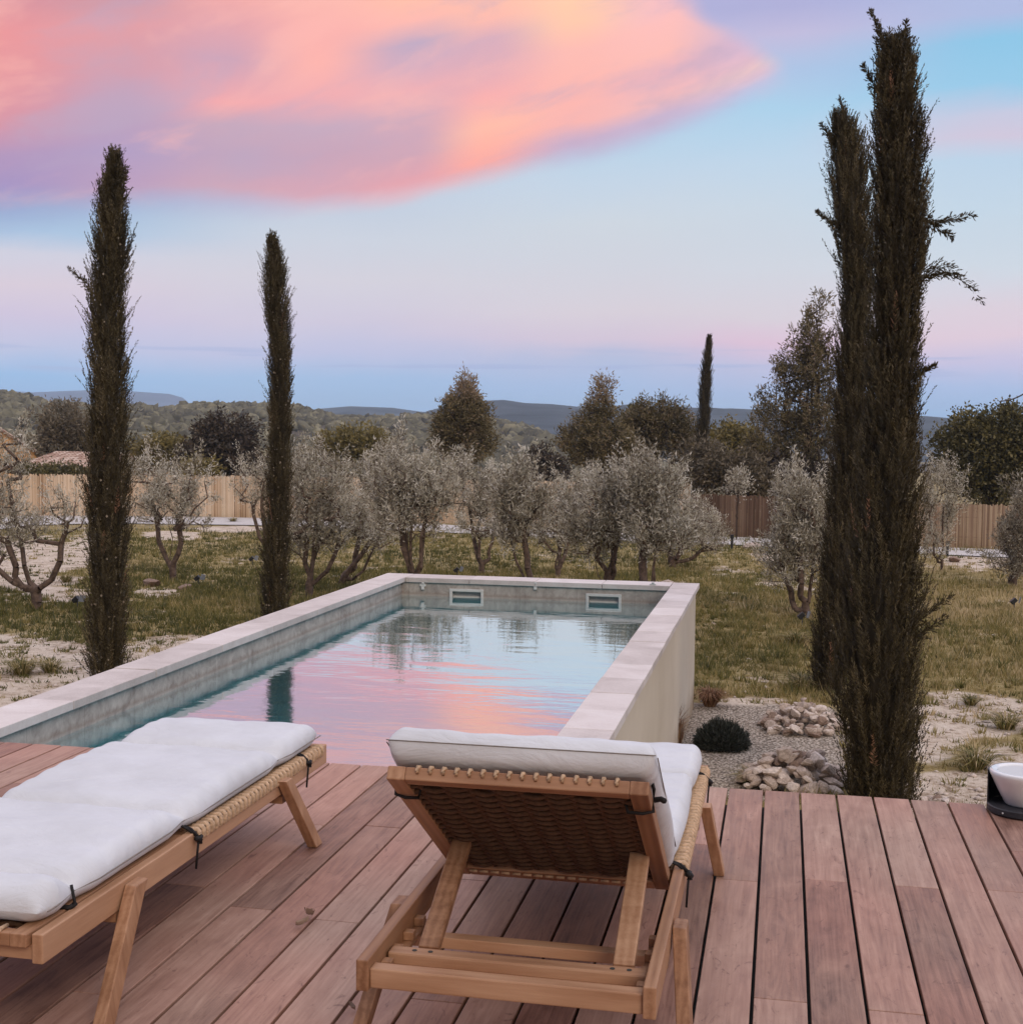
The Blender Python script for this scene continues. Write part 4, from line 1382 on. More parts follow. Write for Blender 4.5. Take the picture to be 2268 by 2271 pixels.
cypress([(60, 1670, 1712), (90, 1650, 1726), (130, 1642, 1732), (200, 1636, 1742), (300, 1634, 1752), (400, 1636, 1758), (500, 1634, 1756), (600, 1630, 1744), (700, 1622, 1744), (800, 1616, 1744), (900, 1604, 1748), (1000, 1594, 1750), (1100, 1580, 1754), (1200, 1568, 1752), (1300, 1560, 1748), (1400, 1566, 1746), (1500, 1584, 1746), (1560, 1596, 1738)],
        big, 'biggest cypress, right, rising beside the rubble heap at the deck edge', 4, 1.25,
        spurs=((1752, 416, 1832, 405, -0.02), (1752, 405, 1795, 446, 0.0), (1745, 520, 1848, 566, 0.14), (1745, 530, 1800, 520, 0.03), (1740, 1190, 1792, 1125, 0.0), (1735, 1225, 1780, 1165, 0.0), (1745, 715, 1762, 690, 0.0), (1655, 100, 1644, 22, 0.0), (1712, 110, 1708, 42, 0.0), (1640, 185, 1628, 122, 0)), group='columnar cypresses in the garden', leaf=0.019)


# ---- branching trees (olive, pine, oak, shrubs)
def branch_tree(name, label, cat, base_pt, lobes, seed, leafmat, barkmat, npts=150, leaves=40, leaf=(0.05, 0.011), r0=0.07, stems=3,
                group=None, upright=0.5, shoot=0.30, spread=0.10, fork=0.28, lean=None, tint_mean=0.5, pale_tip=None, jitter=0.75):
    """lobes in picture measure (cx, cy, rx, ry) at the depth of base_pt; a skeleton grows from the base into them"""
    rg = np.random.default_rng(seed)
    Y = base_pt[1]
    origin = np.array(base_pt, float)
    root = empty(name, origin)
    tag(root, label, cat, group)
    pts, own = [], []
    vol = np.array([l[2] * l[3] for l in lobes], float)
    cnt = np.maximum(6, (npts * vol / vol.sum()).astype(int))
    cs = []
    for li, (cx, cy_, rx, ry) in enumerate(lobes):
        c0 = at_y(cx, cy_, Y)
        sx = abs(at_y(cx + rx, cy_, Y)[0] - c0[0])
        sz = abs(at_y(cx, cy_ + ry, Y)[2] - c0[2])
        c0 = c0 + np.array([0, rg.uniform(-0.5, 0.5) * sx * jitter, 0])
        u = rand_unit(rg, cnt[li]) * (rg.random(cnt[li]) ** (1 / 2.6))[:, None]
        pts.append(c0 + u * np.array([sx, sx * 0.85, sz]))
        cs.append((c0, sx, sz))
    pts = np.concatenate(pts)
    # trunk and limbs
    nodes = [origin.copy() - np.array([0, 0, 0.06])]
    par = [-1]
    hgt = max(c0[2] + sz for c0, sx, sz in cs) - origin[2]
    top_of_trunk = origin + np.array([0, 0, hgt * fork])
    if lean is not None:
        top_of_trunk = at_y(lean[0], lean[1], Y)

    def grow(start, end, steps, wob):
        i = start
        p0 = nodes[start]
        for q in range(1, steps + 1):
            t_ = q / steps
            p = p0 * (1 - t_) + end * t_ + rg.normal(size=3) * wob * 0.55 * (1 if q < steps else 0.3) + np.array([0, 0, -0.10 * hgt * math.sin(math.pi * t_) * (1 if steps == 5 else 0)])
            nodes.append(p)
            par.append(i)
            i = len(nodes) - 1
        return i

    order = np.argsort([np.linalg.norm(c0 - origin) for c0, _, _ in cs])
    if stems <= 1:
        t0 = grow(0, top_of_trunk, 4, hgt * 0.012)
        roots_ = [t0]
    else:
        t0 = grow(0, origin + (top_of_trunk - origin) * 0.35, 2, hgt * 0.006)
        roots_ = [t0]
    for li in list(order):
        c0, sx, sz = cs[li]
        low = c0 - np.array([0, 0, sz * 0.45])
        d0 = [np.linalg.norm(nodes[r] - low) for r in roots_]
        grow(roots_[int(np.argmin(d0))] if stems <= 1 else t0, low, 5, hgt * 0.022)
    for s_ in range(max(0, stems - len(lobes))):
        c0, sx, sz = cs[rg.integers(len(cs))]
        grow(t0, c0 + rg.normal(size=3) * sx * 0.4 - np.array([0, 0, sz * 0.4]), 5, hgt * 0.022)
    main_n = len(nodes)
    # tips join the nearest branch that lies below them
    dist = np.linalg.norm(pts - top_of_trunk, axis=1)
    tips = []
    for i in np.argsort(dist):
        p = pts[i]
        A_ = np.array(nodes)
        dv = p - A_
        cost = np.linalg.norm(dv, axis=1) + 0.9 * np.clip(-dv[:, 2], 0, None)
        j = int(np.argmin(cost))
        if cost[j] > 0.25 * hgt:
            md = (nodes[j] + p) / 2 + rg.normal(size=3) * 0.03 * hgt * 0.5
            nodes.append(md)
            par.append(j)
            j = len(nodes) - 1
        nodes.append(p)
        par.append(j)
        tips.append(len(nodes) - 1)
    A_ = np.array(nodes)
    w_ = np.zeros(len(nodes))
    w_[tips] = 1
    for i in range(len(nodes) - 1, 0, -1):
        if w_[i] == 0:
            w_[i] = 1
        w_[par[i]] += w_[i]
    rad = 0.85 * r0 * (w_ / w_[0]) ** 0.46
    rad = np.maximum(rad, 0.0035 * hgt / 3)
    segs = [(A_[par[i]], A_[i], rad[par[i]] if par[i] < main_n and i < main_n else rad[i], rad[i]) for i in range(1, len(nodes))]
    # shoots with leaves
    T = A_[tips]
    n_t = len(T)
    c_all = np.array([c for c, _, _ in cs])
    outd = T - c_all[np.argmin(np.linalg.norm(T[:, None] - c_all[None], axis=2), axis=1)]
    outd /= np.linalg.norm(outd, axis=1, keepdims=True) + 1e-6
    SD = outd * (1 - upright) + np.array([0, 0, 1.0]) * upright + rg.normal(size=(n_t, 3)) * 0.25
    SD /= np.linalg.norm(SD, axis=1, keepdims=True)
    SL = shoot * (0.5 + rg.random(n_t))
    for p, dd, l_ in zip(T, SD, SL):
        segs.append((p, p + dd * l_ * 0.9, 0.0035 * hgt / 3, 0.002 * hgt / 3))
    Vt, Ft = tubes_np(segs, 5)
    tt = rg.random((n_t, leaves)) * 1.25 - 0.25
    P = T[:, None, :] + SD[:, None, :] * (SL[:, None] * tt)[..., None] + rg.normal(size=(n_t, leaves, 3)) * (spread * (1.1 - 0.6 * np.clip(tt, 0, 1)))[..., None]
    D = SD[:, None, :] * 0.7 + rg.normal(size=P.shape) * 0.6
    L = leaf[0] * (0.6 + 0.8 * rg.random((n_t, leaves)))
    Wd = leaf[1] * (0.7 + 0.6 * rg.random((n_t, leaves)))
    tint = np.clip(tint_mean + rg.normal(size=(n_t, 1)) * 0.15 + rg.normal(size=(n_t, leaves)) * 0.24, 0, 1)
    if pale_tip is not None:                 # pale new growth on the leader
        zt_ = at_y(lobes[0][0], pale_tip, Y)[2]
        tint = np.clip(tint + np.clip((P[..., 2] - zt_) / 0.6, 0, 1) * 0.6, 0, 1)
    V, Fq = leaf_quads(P.reshape(-1, 3), D.reshape(-1, 3), L.ravel(), Wd.ravel(), rg)
    place_crown('crown', V, Fq, tint.ravel(), leafmat, root, origin)
    link('trunk', np_mesh('trunk', Vt - origin, Ft, barkmat, smooth=True), root)
    return root


GO = 'olive trees in the garden'
olives = [
    ('gnarled olive with forked trunk, leftmost of the grove', (68, 1150), [(8, 865, 38, 70), (20, 990, 60, 56), (132, 955, 30, 46), (-30, 940, 50, 70)], dict(npts=150, r0=0.10, stems=4, fork=0.30)),
    ('open olive between the two left cypresses', (325, 1095), [(278, 905, 40, 72), (352, 905, 46, 62), (318, 965, 72, 38)], dict(npts=170, r0=0.085, stems=4)),
    ('leaning olive half hidden behind the slim cypress', (512, 1050), [(478, 905, 34, 52), (530, 900, 40, 60)], dict(npts=90, r0=0.08, lean=(490, 990))),
    ('dense olive with three thin stems, right of the slim cypress', (583, 1128), [(600, 895, 58, 70), (575, 985, 48, 55), (640, 965, 58, 58)], dict(npts=240, r0=0.085, stems=4)),
    ('olive with one trunk leaning right, behind the pool corner', (640, 1105), [(690, 930, 52, 70), (715, 985, 40, 40), (735, 870, 30, 55)], dict(npts=150, r0=0.085, lean=(665, 1060))),
    ('wide olive with low spreading limbs behind the pool corner', (780, 1084), [(750, 890, 55, 70), (812, 905, 48, 62), (770, 970, 62, 34)], dict(npts=200, r0=0.085, stems=5, fork=0.12)),
    ('olive of Y shaped trunk behind the left skimmer', (908, 1084), [(880, 905, 46, 60), (940, 915, 42, 62), (905, 960, 50, 34)], dict(npts=180, r0=0.075, stems=3)),
    ('olive with slanting dark stem behind the middle of the pool end', (1000, 1090), [(985, 925, 46, 72), (962, 985, 34, 44)], dict(npts=150, r0=0.07, stems=3)),
    ('olive with several straight stems, left of the right skimmer', (1052, 1092), [(1050, 975, 48, 62), (1088, 915, 40, 44)], dict(npts=160, r0=0.07, stems=4)),
    ('crowded olive behind the right skimmer', (1150, 1096), [(1120, 985, 56, 58), (1160, 930, 52, 62)], dict(npts=190, r0=0.08, stems=4)),
    ('tallest crowned olive behind the right pool corner', (1215, 1092), [(1222, 915, 58, 64), (1240, 985, 58, 48)], dict(npts=210, r0=0.08, stems=3)),
    ('bushy round olive with low dark trunk, right end of the row', (1268, 1070), [(1290, 965, 62, 50), (1330, 995, 42, 36), (1260, 1000, 50, 36)], dict(npts=200, r0=0.10, stems=3, fork=0.25)),
    ('pale round olive just left of the big cypress', (1528, 1166), [(1505, 965, 44, 85), (1478, 1050, 44, 56), (1535, 1020, 40, 80)], dict(npts=260, r0=0.085, stems=4, lean=(1500, 1120))),
    ('young thin olive showing just right of the big cypress', (1776, 1076), [(1778, 920, 40, 52), (1760, 990, 34, 60)], dict(npts=110, r0=0.04, stems=2)),
    ('dense dark olive at the right edge of the garden', (1912, 1106), [(1905, 1035, 40, 52), (1935, 960, 34, 50)], dict(npts=150, r0=0.07, stems=2, tint_mean=0.35)),
]
for i, (lab, bpx, lobes, kw) in enumerate(olives):
    lobes = [(a, b + (22 if 3 <= i <= 11 else 8), c * 1.08, d * (0.90 if 3 <= i <= 11 else 1.05)) for a, b, c, d in lobes]
    kw['npts'] = int(kw['npts'] * (0.72 if i < 2 else 0.82))
    kw = dict(dict(leaves=84, leaf=(0.072, 0.017), upright=0.74, shoot=0.36, spread=0.062, tint_mean=0.57), **kw)
    bp_ = G(*bpx)
    if i in (5, 7, 9, 10):                       # the row right behind the pool: feet hidden by the coping
        Yo = 19.0 + 0.9 * ((i * 7) % 5) / 4
        bp_ = at_y(bpx[0], bpx[1], Yo)
        bp_[2] = float(ground_z(bp_[0], Yo))
        kw['fork'] = 0.66
    branch_tree('olive_tree', lab, 'olive tree', bp_, lobes, 100 + i, M['leaf_olive'], M['bark_olive'], group=GO, **kw)

GB = 'trees beyond the fence'


def far_base(x, Y):
    p = at_y(x, 900, Y)
    return np.array([p[0], Y, float(ground_z(p[0], Y))])


def far_tree(name, lab, cat, x, Y, lobes, seed, mat, **kw):
    kw = dict(dict(npts=150, leaves=46, leaf=(0.30, 0.10), r0=0.2, stems=1, upright=0.4, shoot=0.5, spread=0.28, fork=0.35), **kw)
    branch_tree(name, lab, cat, far_base(x, Y), lobes, seed, mat, M['bark_dark'], group=GB, **kw)


far_tree('conifer_tree', 'round dark conifer with a pale pointed tip above the pool corner', 'conifer', 868, 58,
         [(872, 828, 56, 40), (872, 790, 44, 40), (875, 755, 22, 30), (877, 730, 9, 18)], 201, M['leaf_pine'], npts=460, leaf=(0.17, 0.05), upright=0.35, spread=0.17, shoot=0.4, pale_tip=765)
far_tree('pine_tree', 'pine with a thin pale leader, left of the far cypress', 'pine tree', 1130, 60,
         [(1139, 740, 11, 24), (1130, 785, 26, 30), (1110, 835, 50, 44), (1150, 850, 50, 44)], 202, M['leaf_pine'], npts=420, leaf=(0.18, 0.05), upright=0.55, spread=0.18, shoot=0.45, pale_tip=775)
far_tree('pine_tree', 'broad bushy pine touching the far cypress', 'pine tree', 1240, 62,
         [(1238, 790, 42, 30), (1205, 830, 46, 44), (1272, 830, 44, 48)], 203, M['leaf_pine'], npts=420, leaf=(0.18, 0.05), upright=0.65, spread=0.18, shoot=0.5)
far_tree('pine_tree', 'tall airy pine rising behind the twin cypresses', 'pine tree', 1525, 52,
         [(1540, 588, 12, 30), (1525, 650, 34, 44), (1500, 715, 46, 44), (1545, 700, 34, 60), (1480, 790, 56, 56), (1545, 800, 56, 66), (1440, 860, 40, 40), (1500, 880, 70, 44)], 204, M['leaf_pine'],
         npts=400, leaf=(0.17, 0.045), upright=0.65, shoot=0.55, spread=0.13, leaves=58, tint_mean=0.5)
far_tree('oak_tree', 'dense round dark green oak at the right edge', 'oak tree', 1870, 50,
         [(1835, 860, 66, 72), (1895, 830, 60, 56), (1890, 900, 66, 50), (1940, 850, 50, 70)], 205, M['leaf_green'], npts=560, leaf=(0.14, 0.075), upright=0.25, spread=0.22, shoot=0.35, leaves=60)
far_tree('dark_tree', 'dark leafy tree beyond the fence between the left cypresses', 'tree', 415, 64,
         [(420, 825, 52, 34), (395, 865, 46, 34), (445, 868, 40, 32)], 206, M['leaf_dark'], npts=260, leaf=(0.22, 0.11), upright=0.2)
far_tree('green_tree', 'low bright green tree left of the dark leafy tree', 'tree', 310, 66, [(305, 856, 46, 22), (345, 860, 30, 20)], 207, M['leaf_yellow'], npts=120, leaf=(0.22, 0.12), upright=0.2)
far_tree('green_tree', 'yellow green tree behind the dense olive', 'tree', 680, 70, [(672, 840, 40, 26), (705, 855, 28, 24), (630, 850, 36, 24)], 208, M['leaf_yellow'], npts=140, leaf=(0.24, 0.12), upright=0.2)
far_tree('olive_tree', 'grey green tree behind the tiled roof, left', 'tree', 125, 74, [(130, 800, 42, 36), (105, 830, 40, 30), (155, 835, 30, 40)], 209, M['leaf_grey'], npts=200, leaf=(0.24, 0.09), upright=0.4)
far_tree('green_tree', 'yellow green tree right of the far cypress', 'tree', 1375, 66, [(1372, 835, 36, 28), (1395, 855, 34, 26)], 210, M['leaf_yellow'], npts=150, leaf=(0.22, 0.11), upright=0.2)
far_tree('grey_shrub', 'grey brown shrub mass over the brown fence', 'shrub', 1350, 47, [(1345, 890, 46, 30), (1385, 900, 44, 32), (1325, 870, 26, 30), (1420, 905, 30, 30)], 211, M['leaf_grey'], npts=210, leaf=(0.16, 0.06), upright=0.4, r0=0.1, stems=3, spread=0.2, tint_mean=0.3)
far_tree('olive_tree', 'small pale olive sapling against the brown fence', 'olive tree', 1392, 40, [(1392, 915, 14, 22)], 212, M['leaf_olive'], npts=26, leaf=(0.10, 0.03), upright=0.6, r0=0.03, spread=0.12, shoot=0.3)
far_tree('dark_tree', 'tiny dark conifer peeping over the olives', 'conifer', 1020, 72, [(1018, 872, 9, 20), (1016, 890, 12, 14)], 213, M['leaf_dark'], npts=60, leaf=(0.2, 0.08), upright=0.7)
far_tree('dark_tree', 'small dark rounded bush beside the tiny conifer', 'bush', 1046, 72, [(1046, 893, 13, 16)], 214, M['leaf_dark'], npts=50, leaf=(0.2, 0.1), upright=0.3)
far_tree('hedge', 'clipped dark green hedge under the tiled roof', 'hedge', 85, 56, [(60, 888, 30, 8), (105, 890, 32, 8), (140, 893, 26, 8)], 215, M['leaf_green'], npts=130, leaf=(0.14, 0.08), upright=0.1, shoot=0.15, spread=0.15, r0=0.05, stems=3)
far_tree('green_tree', 'low green bush on top of the fence, right of the open olive', 'bush', 372, 52, [(372, 888, 22, 8)], 216, M['leaf_yellow'], npts=34, leaf=(0.16, 0.09), upright=0.2, r0=0.05, stems=3, shoot=0.2)
far_tree('green_tree', 'dull green tree behind the pointed pines', 'tree', 1195, 75, [(1190, 800, 14, 28), (1180, 850, 40, 40)], 217, M['leaf_green'], npts=120, leaf=(0.26, 0.1), upright=0.6)
far_tree('dark_tree', 'dark tree filling the gap under the tall airy pine', 'tree', 1450, 49, [(1440, 920, 44, 24), (1490, 915, 50, 26), (1540, 920, 50, 26)], 218, M['leaf_dark'], npts=200, leaf=(0.2, 0.1), upright=0.2, r0=0.1, stems=3)

fc_ = far_base(1322, 60)
cypress([(632, 1336, 1342), (650, 1330, 1343), (700, 1322, 1343), (750, 1317, 1342), (800, 1313, 1341), (850, 1309, 1337), (900, 1305, 1332)], fc_, 'lone distant cypress standing above the pines', 7, 0.42, leaf=0.036, group=None)

# ---- shrubs and tufts by the pool wall
def tuft(name, lab, cat, base, n_, h, spread_, mat, seed, droop=0.3, width=0.007):
    rg = np.random.default_rng(seed)
    o = np.array(base)
    a = rg.random(n_) * 2 * math.pi
    r = rg.random(n_) ** 0.6
    B = o + np.stack([np.cos(a) * r * spread_ * 0.25, np.sin(a) * r * spread_ * 0.25, np.zeros(n_)], -1)
    out = np.stack([np.cos(a), np.sin(a), np.zeros(n_)], -1)
    hh = h * (0.55 + 0.5 * rg.random(n_))
    m1 = B + out * (spread_ * 0.35 * r)[:, None] + np.array([0, 0, 1]) * (hh * 0.65)[:, None]
    e1 = B + out * (spread_ * (0.55 + 0.5 * r))[:, None] + np.array([0, 0, 1]) * (hh * (1 - droop * r))[:, None]
    s = np.stack([-np.sin(a), np.cos(a), np.zeros(n_)], -1) * width / 2
    V = np.stack([B - s, B + s, m1 + s * 0.8, m1 - s * 0.8, e1], 1).reshape(-1, 3)
    k = np.arange(n_) * 5
    q = np.stack([k, k + 1, k + 2, k + 3], -1)
    t3 = np.stack([k + 3, k + 2, k + 4], -1)
    ti = rg.random(n_)
    ob = link(name, np_mesh(name, V - o, [q, t3], mat, tint=np.concatenate([ti, ti])))
    ob.location = o
    return tag(ob, lab, cat)


tuft('ornamental_grass', 'russet grass clump at the far foot of the pool wall', 'grass clump', G(1338, 1332), 420, 0.26, 0.24, M['leaf_sedge'], 31, 0.6, 0.008)
tuft('ornamental_grass', 'wispy straw and russet grass at the pool wall, behind the raised cushion', 'grass clump', G(1272, 1420), 200, 0.46, 0.17, M['leaf_sedge'], 32, 0.25, 0.006)

rg = np.random.default_rng(40)
bs = G(1361, 1410)
root = empty('lavender_bush', bs)
tag(root, 'dark round lavender bush in the gravel bed', 'bush')
n_ = 900
u = rand_unit(rg, n_)
u[:, 2] = np.abs(u[:, 2])
stem = u * np.array([0.225, 0.225, 0.22]) * (0.78 + 0.34 * rg.random(n_))[:, None]
segs = [(np.zeros(3) + s * 0.15, s, 0.004, 0.003) for s in stem[:260]]
Vt, Ft = tubes_np(segs, 4)
link('stem', np_mesh('stem', Vt, Ft, M['bark_dark']), root)
k = 26
tt = 0.35 + 0.65 * rg.random((n_, k))
P = stem[:, None] * tt[..., None] + rg.normal(size=(n_, k, 3)) * 0.012
D = u[:, None] + np.array([0, 0, 0.5]) + rg.normal(size=P.shape) * 0.4
L = 0.03 + 0.03 * rg.random(n_ * k)
V, Fq = leaf_quads(P.reshape(-1, 3), D.reshape(-1, 3), L, L * 0.22, rg)
link('foliage', np_mesh('foliage', V, Fq, M['leaf_lavender'], tint=np.clip(rg.normal(0.45, 0.2, n_ * k), 0, 1)), root)

# ---- grass: blades over the open ground
rg = np.random.default_rng(50)
nb = 400000
r_ = np.sqrt(rg.random(nb) * (44 ** 2 - 10 ** 2) + 10 ** 2)
# more of them close by
r_ = np.where(rg.random(nb) < 0.55, 10 + (r_ - 10) * 0.55, r_)
th_ = np.radians(-38 + 62 * rg.random(nb))
x, y = r_ * np.sin(th_), r_ * np.cos(th_)
cl = fbm(x * 5.0, y * 5.0, 77, 3)
gm, gg, px, py = masks(x, y)
inpool = (x > XLO - 0.02) & (x < XRO + 0.02) & (y < YFO + 0.02)
keep = (rg.random(nb) < np.clip((gm - 0.32) * 1.7, 0.012, 1) * np.clip((cl - 0.28) * 3, 0.15, 1)) & ~inpool & (gg < 0.5) & (px > -260) & (px < 2700)
x, y, r_, cl, px, py, gm = x[keep], y[keep], r_[keep], cl[keep], px[keep], py[keep], gm[keep]
nb = len(x)
z = ground_z(x, y)
a = rg.random(nb) * 2 * math.pi
hgt = (0.035 + 0.085 * rg.random(nb) ** 1.5) * np.clip(0.5 + cl * 1.1, 0.5, 1.5) * (1 + 0.7 * (rg.random(nb) < 0.04))
wd = 0.006 + 0.00055 * r_
ln = rg.random(nb) * 0.7 * hgt
b0 = rg.random(nb) * 2 * math.pi
s = np.stack([np.cos(a) * wd / 2, np.sin(a) * wd / 2, np.zeros(nb)], -1)
B = np.stack([x, y, z - 0.005], -1)
tip = B + np.stack([np.cos(b0) * ln, np.sin(b0) * ln, hgt], -1)
V = np.stack([B - s, B + s, tip], 1).reshape(-1, 3)
dry = fbm(x * 0.35, y * 0.35, 91, 3) + np.clip((px - 1180) / 1300, 0, 0.34)
tint = np.clip(0.04 + (dry - 0.3) * 1.05 + rg.normal(size=nb) * 0.16, 0, 1)
gob = link('grass', np_mesh('grass', V, np.arange(nb * 3).reshape(-1, 3), M['grass'], tint=tint))
tag(gob, 'patchy short grass, greener left, drier to the right', 'grass', kind='stuff')

# ---- clumped tufts, on the bare patches too
nc = 11500
r_ = np.sqrt(rg.random(nc) * (40 ** 2 - 10 ** 2) + 10 ** 2)
r_ = np.where(rg.random(nc) < 0.6, 10 + (r_ - 10) * 0.5, r_)
th_ = np.radians(-38 + 62 * rg.random(nc))
x, y = r_ * np.sin(th_), r_ * np.cos(th_)
gm, gg, px, py = masks(x, y)
inpool = (x > XLO - 0.15) & (x < XRO + 0.15) & (y < YFO + 0.15)
keep = ~inpool & (gg < 0.5) & (px > -260) & (px < 2700) & (rg.random(nc) < np.clip(0.62 + gm, 0, 1))
x, y, r_, px, gm = x[keep], y[keep], r_[keep], px[keep], gm[keep]
nc, kb = len(x), 22
cr = (0.03 + 0.10 * rg.random(nc) ** 2)
ch = (0.03 + 0.10 * rg.random(nc) ** 2) * (0.6 + 0.6 * gm)
ct = np.clip(0.28 + rg.normal(size=nc) * 0.20 + np.clip((px - 1180) / 1800, 0, 0.28), 0, 1)
aa, rr_ = rg.random((nc, kb)) * 2 * math.pi, cr[:, None] * np.sqrt(rg.random((nc, kb)))
bx, by = x[:, None] + rr_ * np.cos(aa) * 1.5, y[:, None] + rr_ * np.sin(aa)
hh_ = ch[:, None] * (0.5 + 0.7 * rg.random((nc, kb)))
B = np.stack([bx, by, ground_z(bx, by) - 0.004], -1).reshape(-1, 3)
lean_ = np.stack([np.cos(aa) * hh_ * 0.5, np.sin(aa) * hh_ * 0.5, hh_], -1).reshape(-1, 3) + rg.normal(size=(nc * kb, 3)) * 0.012
a2 = rg.random(nc * kb) * 2 * math.pi
wd = np.repeat(0.007 + 0.0006 * r_, kb)
s = np.stack([np.cos(a2) * wd / 2, np.sin(a2) * wd / 2, np.zeros(nc * kb)], -1)
V = np.stack([B - s, B + s, B + lean_], 1).reshape(-1, 3)
tint = np.clip(np.repeat(ct, kb) + rg.normal(size=nc * kb) * 0.10, 0, 1)
gob = link('grass', np_mesh('grass_tufts', V, np.arange(nc * kb * 3).reshape(-1, 3), M['grass'], tint=tint))
tag(gob, 'small darker grass tufts scattered over the lawn and bare patches', 'grass', kind='stuff')

# ---- small stones on the bare ground
ns_ = 10500
r_ = 10 + 24 * rg.random(ns_) ** 1.6
th_ = np.radians(-38 + 62 * rg.random(ns_))
x, y = r_ * np.sin(th_), r_ * np.cos(th_)
gm, gg, px, py = masks(x, y)
inpool = (x > XLO - 0.08) & (x < XRO + 0.08) & (y < YFO + 0.08)
keep = ~inpool & (rg.random(ns_) < np.clip(1.05 - gm * 1.25, 0.02, 1)) & (gg < 0.5)
x, y = x[keep], y[keep]
ns_ = len(x)
oct_ = np.array([(1, 0, 0), (0, 1, 0), (-1, 0, 0), (0, -1, 0), (0, 0, 1), (0, 0, -0.6)], float)
of_ = np.array([(0, 1, 4), (1, 2, 4), (2, 3, 4), (3, 0, 4), (1, 0, 5), (2, 1, 5), (3, 2, 5), (0, 3, 5)])
sz_ = 0.008 + 0.035 * rg.random(ns_) ** 3
V = np.stack([x, y, ground_z(x, y) + sz_ * 0.15], -1)[:, None, :] + oct_[None] * sz_[:, None, None] * (0.7 + 0.6 * rg.random((ns_, 6, 1))) * np.array([1.2, 1.0, 0.6])
Fq = (of_[None] + (np.arange(ns_) * 6)[:, None, None]).reshape(-1, 3)
pob = link('pebbles', np_mesh('pebbles', V.reshape(-1, 3), Fq, M['stone_pale']))
tag(pob, 'small pale stones strewn over the bare soil', 'pebbles', kind='stuff')

# ---- taller weeds here and there
for i, (wx, wy, sc) in enumerate(((42, 1272, 1.0), (95, 1268, 0.7), (125, 1098, 0.8), (1745, 1120, 0.6), (1510, 1300, 0.9), (1840, 1450, 0.9), (1895, 1375, 0.8), (1420, 1478, 0.6), (205, 1000, 0.8), (440, 985, 0.9), (1500, 1215, 0.9), (1830, 1330, 0.5))):
    labs = ['spiky green weed tuft on bare soil at the left edge', 'smaller weed tuft right of the spiky one, left of the tall cypress', 'grey green weed clump behind the leftmost spotlight',
            'low weed beside the trunk of the biggest cypress', 'green weed tuft by the far rubble heap', 'leafy weed patch near the right end of the deck',
            'dark weed tuft on the pale soil, right', 'small weed in front of the near rubble heap', 'olive coloured weed behind the leftmost cypress',
            'weed clump near the white track, left of the slim cypress', 'dark low weed in the dry lawn left of the cypress pair', 'little weed on the pale soil patch']
    o = tuft('weed', labs[i], 'weed', G(wx, wy), int(160 * sc) + 40, 0.20 * sc + 0.04, 0.30 * sc + 0.05, M['grass'], 300 + i, 0.4, 0.011)
    o['group'] = 'weeds in the garden'

# ------------------------------------------------------------------ rubble heaps
def rock_mesh(seed, mat):
    import bmesh
    rr = random.Random(seed)
    bm = bmesh.new()
    bmesh.ops.create_icosphere(bm, subdivisions=2, radius=0.5)
    cuts = [(Vector((rr.uniform(-1, 1), rr.uniform(-1, 1), rr.uniform(-1, 1))).normalized(), rr.uniform(0.22, 0.40)) for _ in range(11)]
    for v_ in bm.verts:
        for nn_, dd in cuts:
            e = v_.co.dot(nn_) - dd
            if e > 0:
                v_.co -= nn_ * e * 0.96
        v_.co += Vector((rr.uniform(-1, 1), rr.uniform(-1, 1), rr.uniform(-1, 1))) * 0.012
    me = bpy.data.meshes.new('rock')
    bm.to_mesh(me)
    bm.free()
    me.materials.append(mat)
    return me


rocks = [rock_mesh(60 + i, (M['stone'], M['stone_pale'], M['stone'], M['stone_dark'], M['stone'], M['stone_pale'])[i % 6]) for i in range(12)]


def rubble(cx, cy_, rx, ry, hmax, n_, seed, group, label, smin, smax):
    rr = random.Random(seed)
    c0 = G(cx, cy_)
    ex = abs(G(cx + rx, cy_)[0] - c0[0])
    ey = ex * ry
    items = []
    for i in range(n_):
        r = rr.random() ** 0.5
        a = rr.random() * 2 * math.pi
        h = hmax * (1 - max(r, 0.22)) ** 0.8 * rr.uniform(0.25, 1.0)
        s = rr.uniform(smin, smax) * (1.25 if rr.random() < 0.12 else 1)
        items.append((c0[0] + ex * r * math.cos(a), c0[1] + ey * r * math.sin(a), h, s))
    for i, (x, y, h, s) in enumerate(items):
        o = bpy.data.objects.new('rock', rr.choice(rocks))
        COL.objects.link(o)
        o.scale = (s * rr.uniform(0.9, 1.5), s * rr.uniform(0.8, 1.2), s * rr.uniform(0.5, 0.85))
        o.rotation_euler = (rr.uniform(-0.5, 0.5), rr.uniform(-0.5, 0.5), rr.uniform(0, 6.3))
        o.location = (x, y, float(ground_z(x, y)) + h + s * 0.15)
        tag(o, label, 'rock', group)


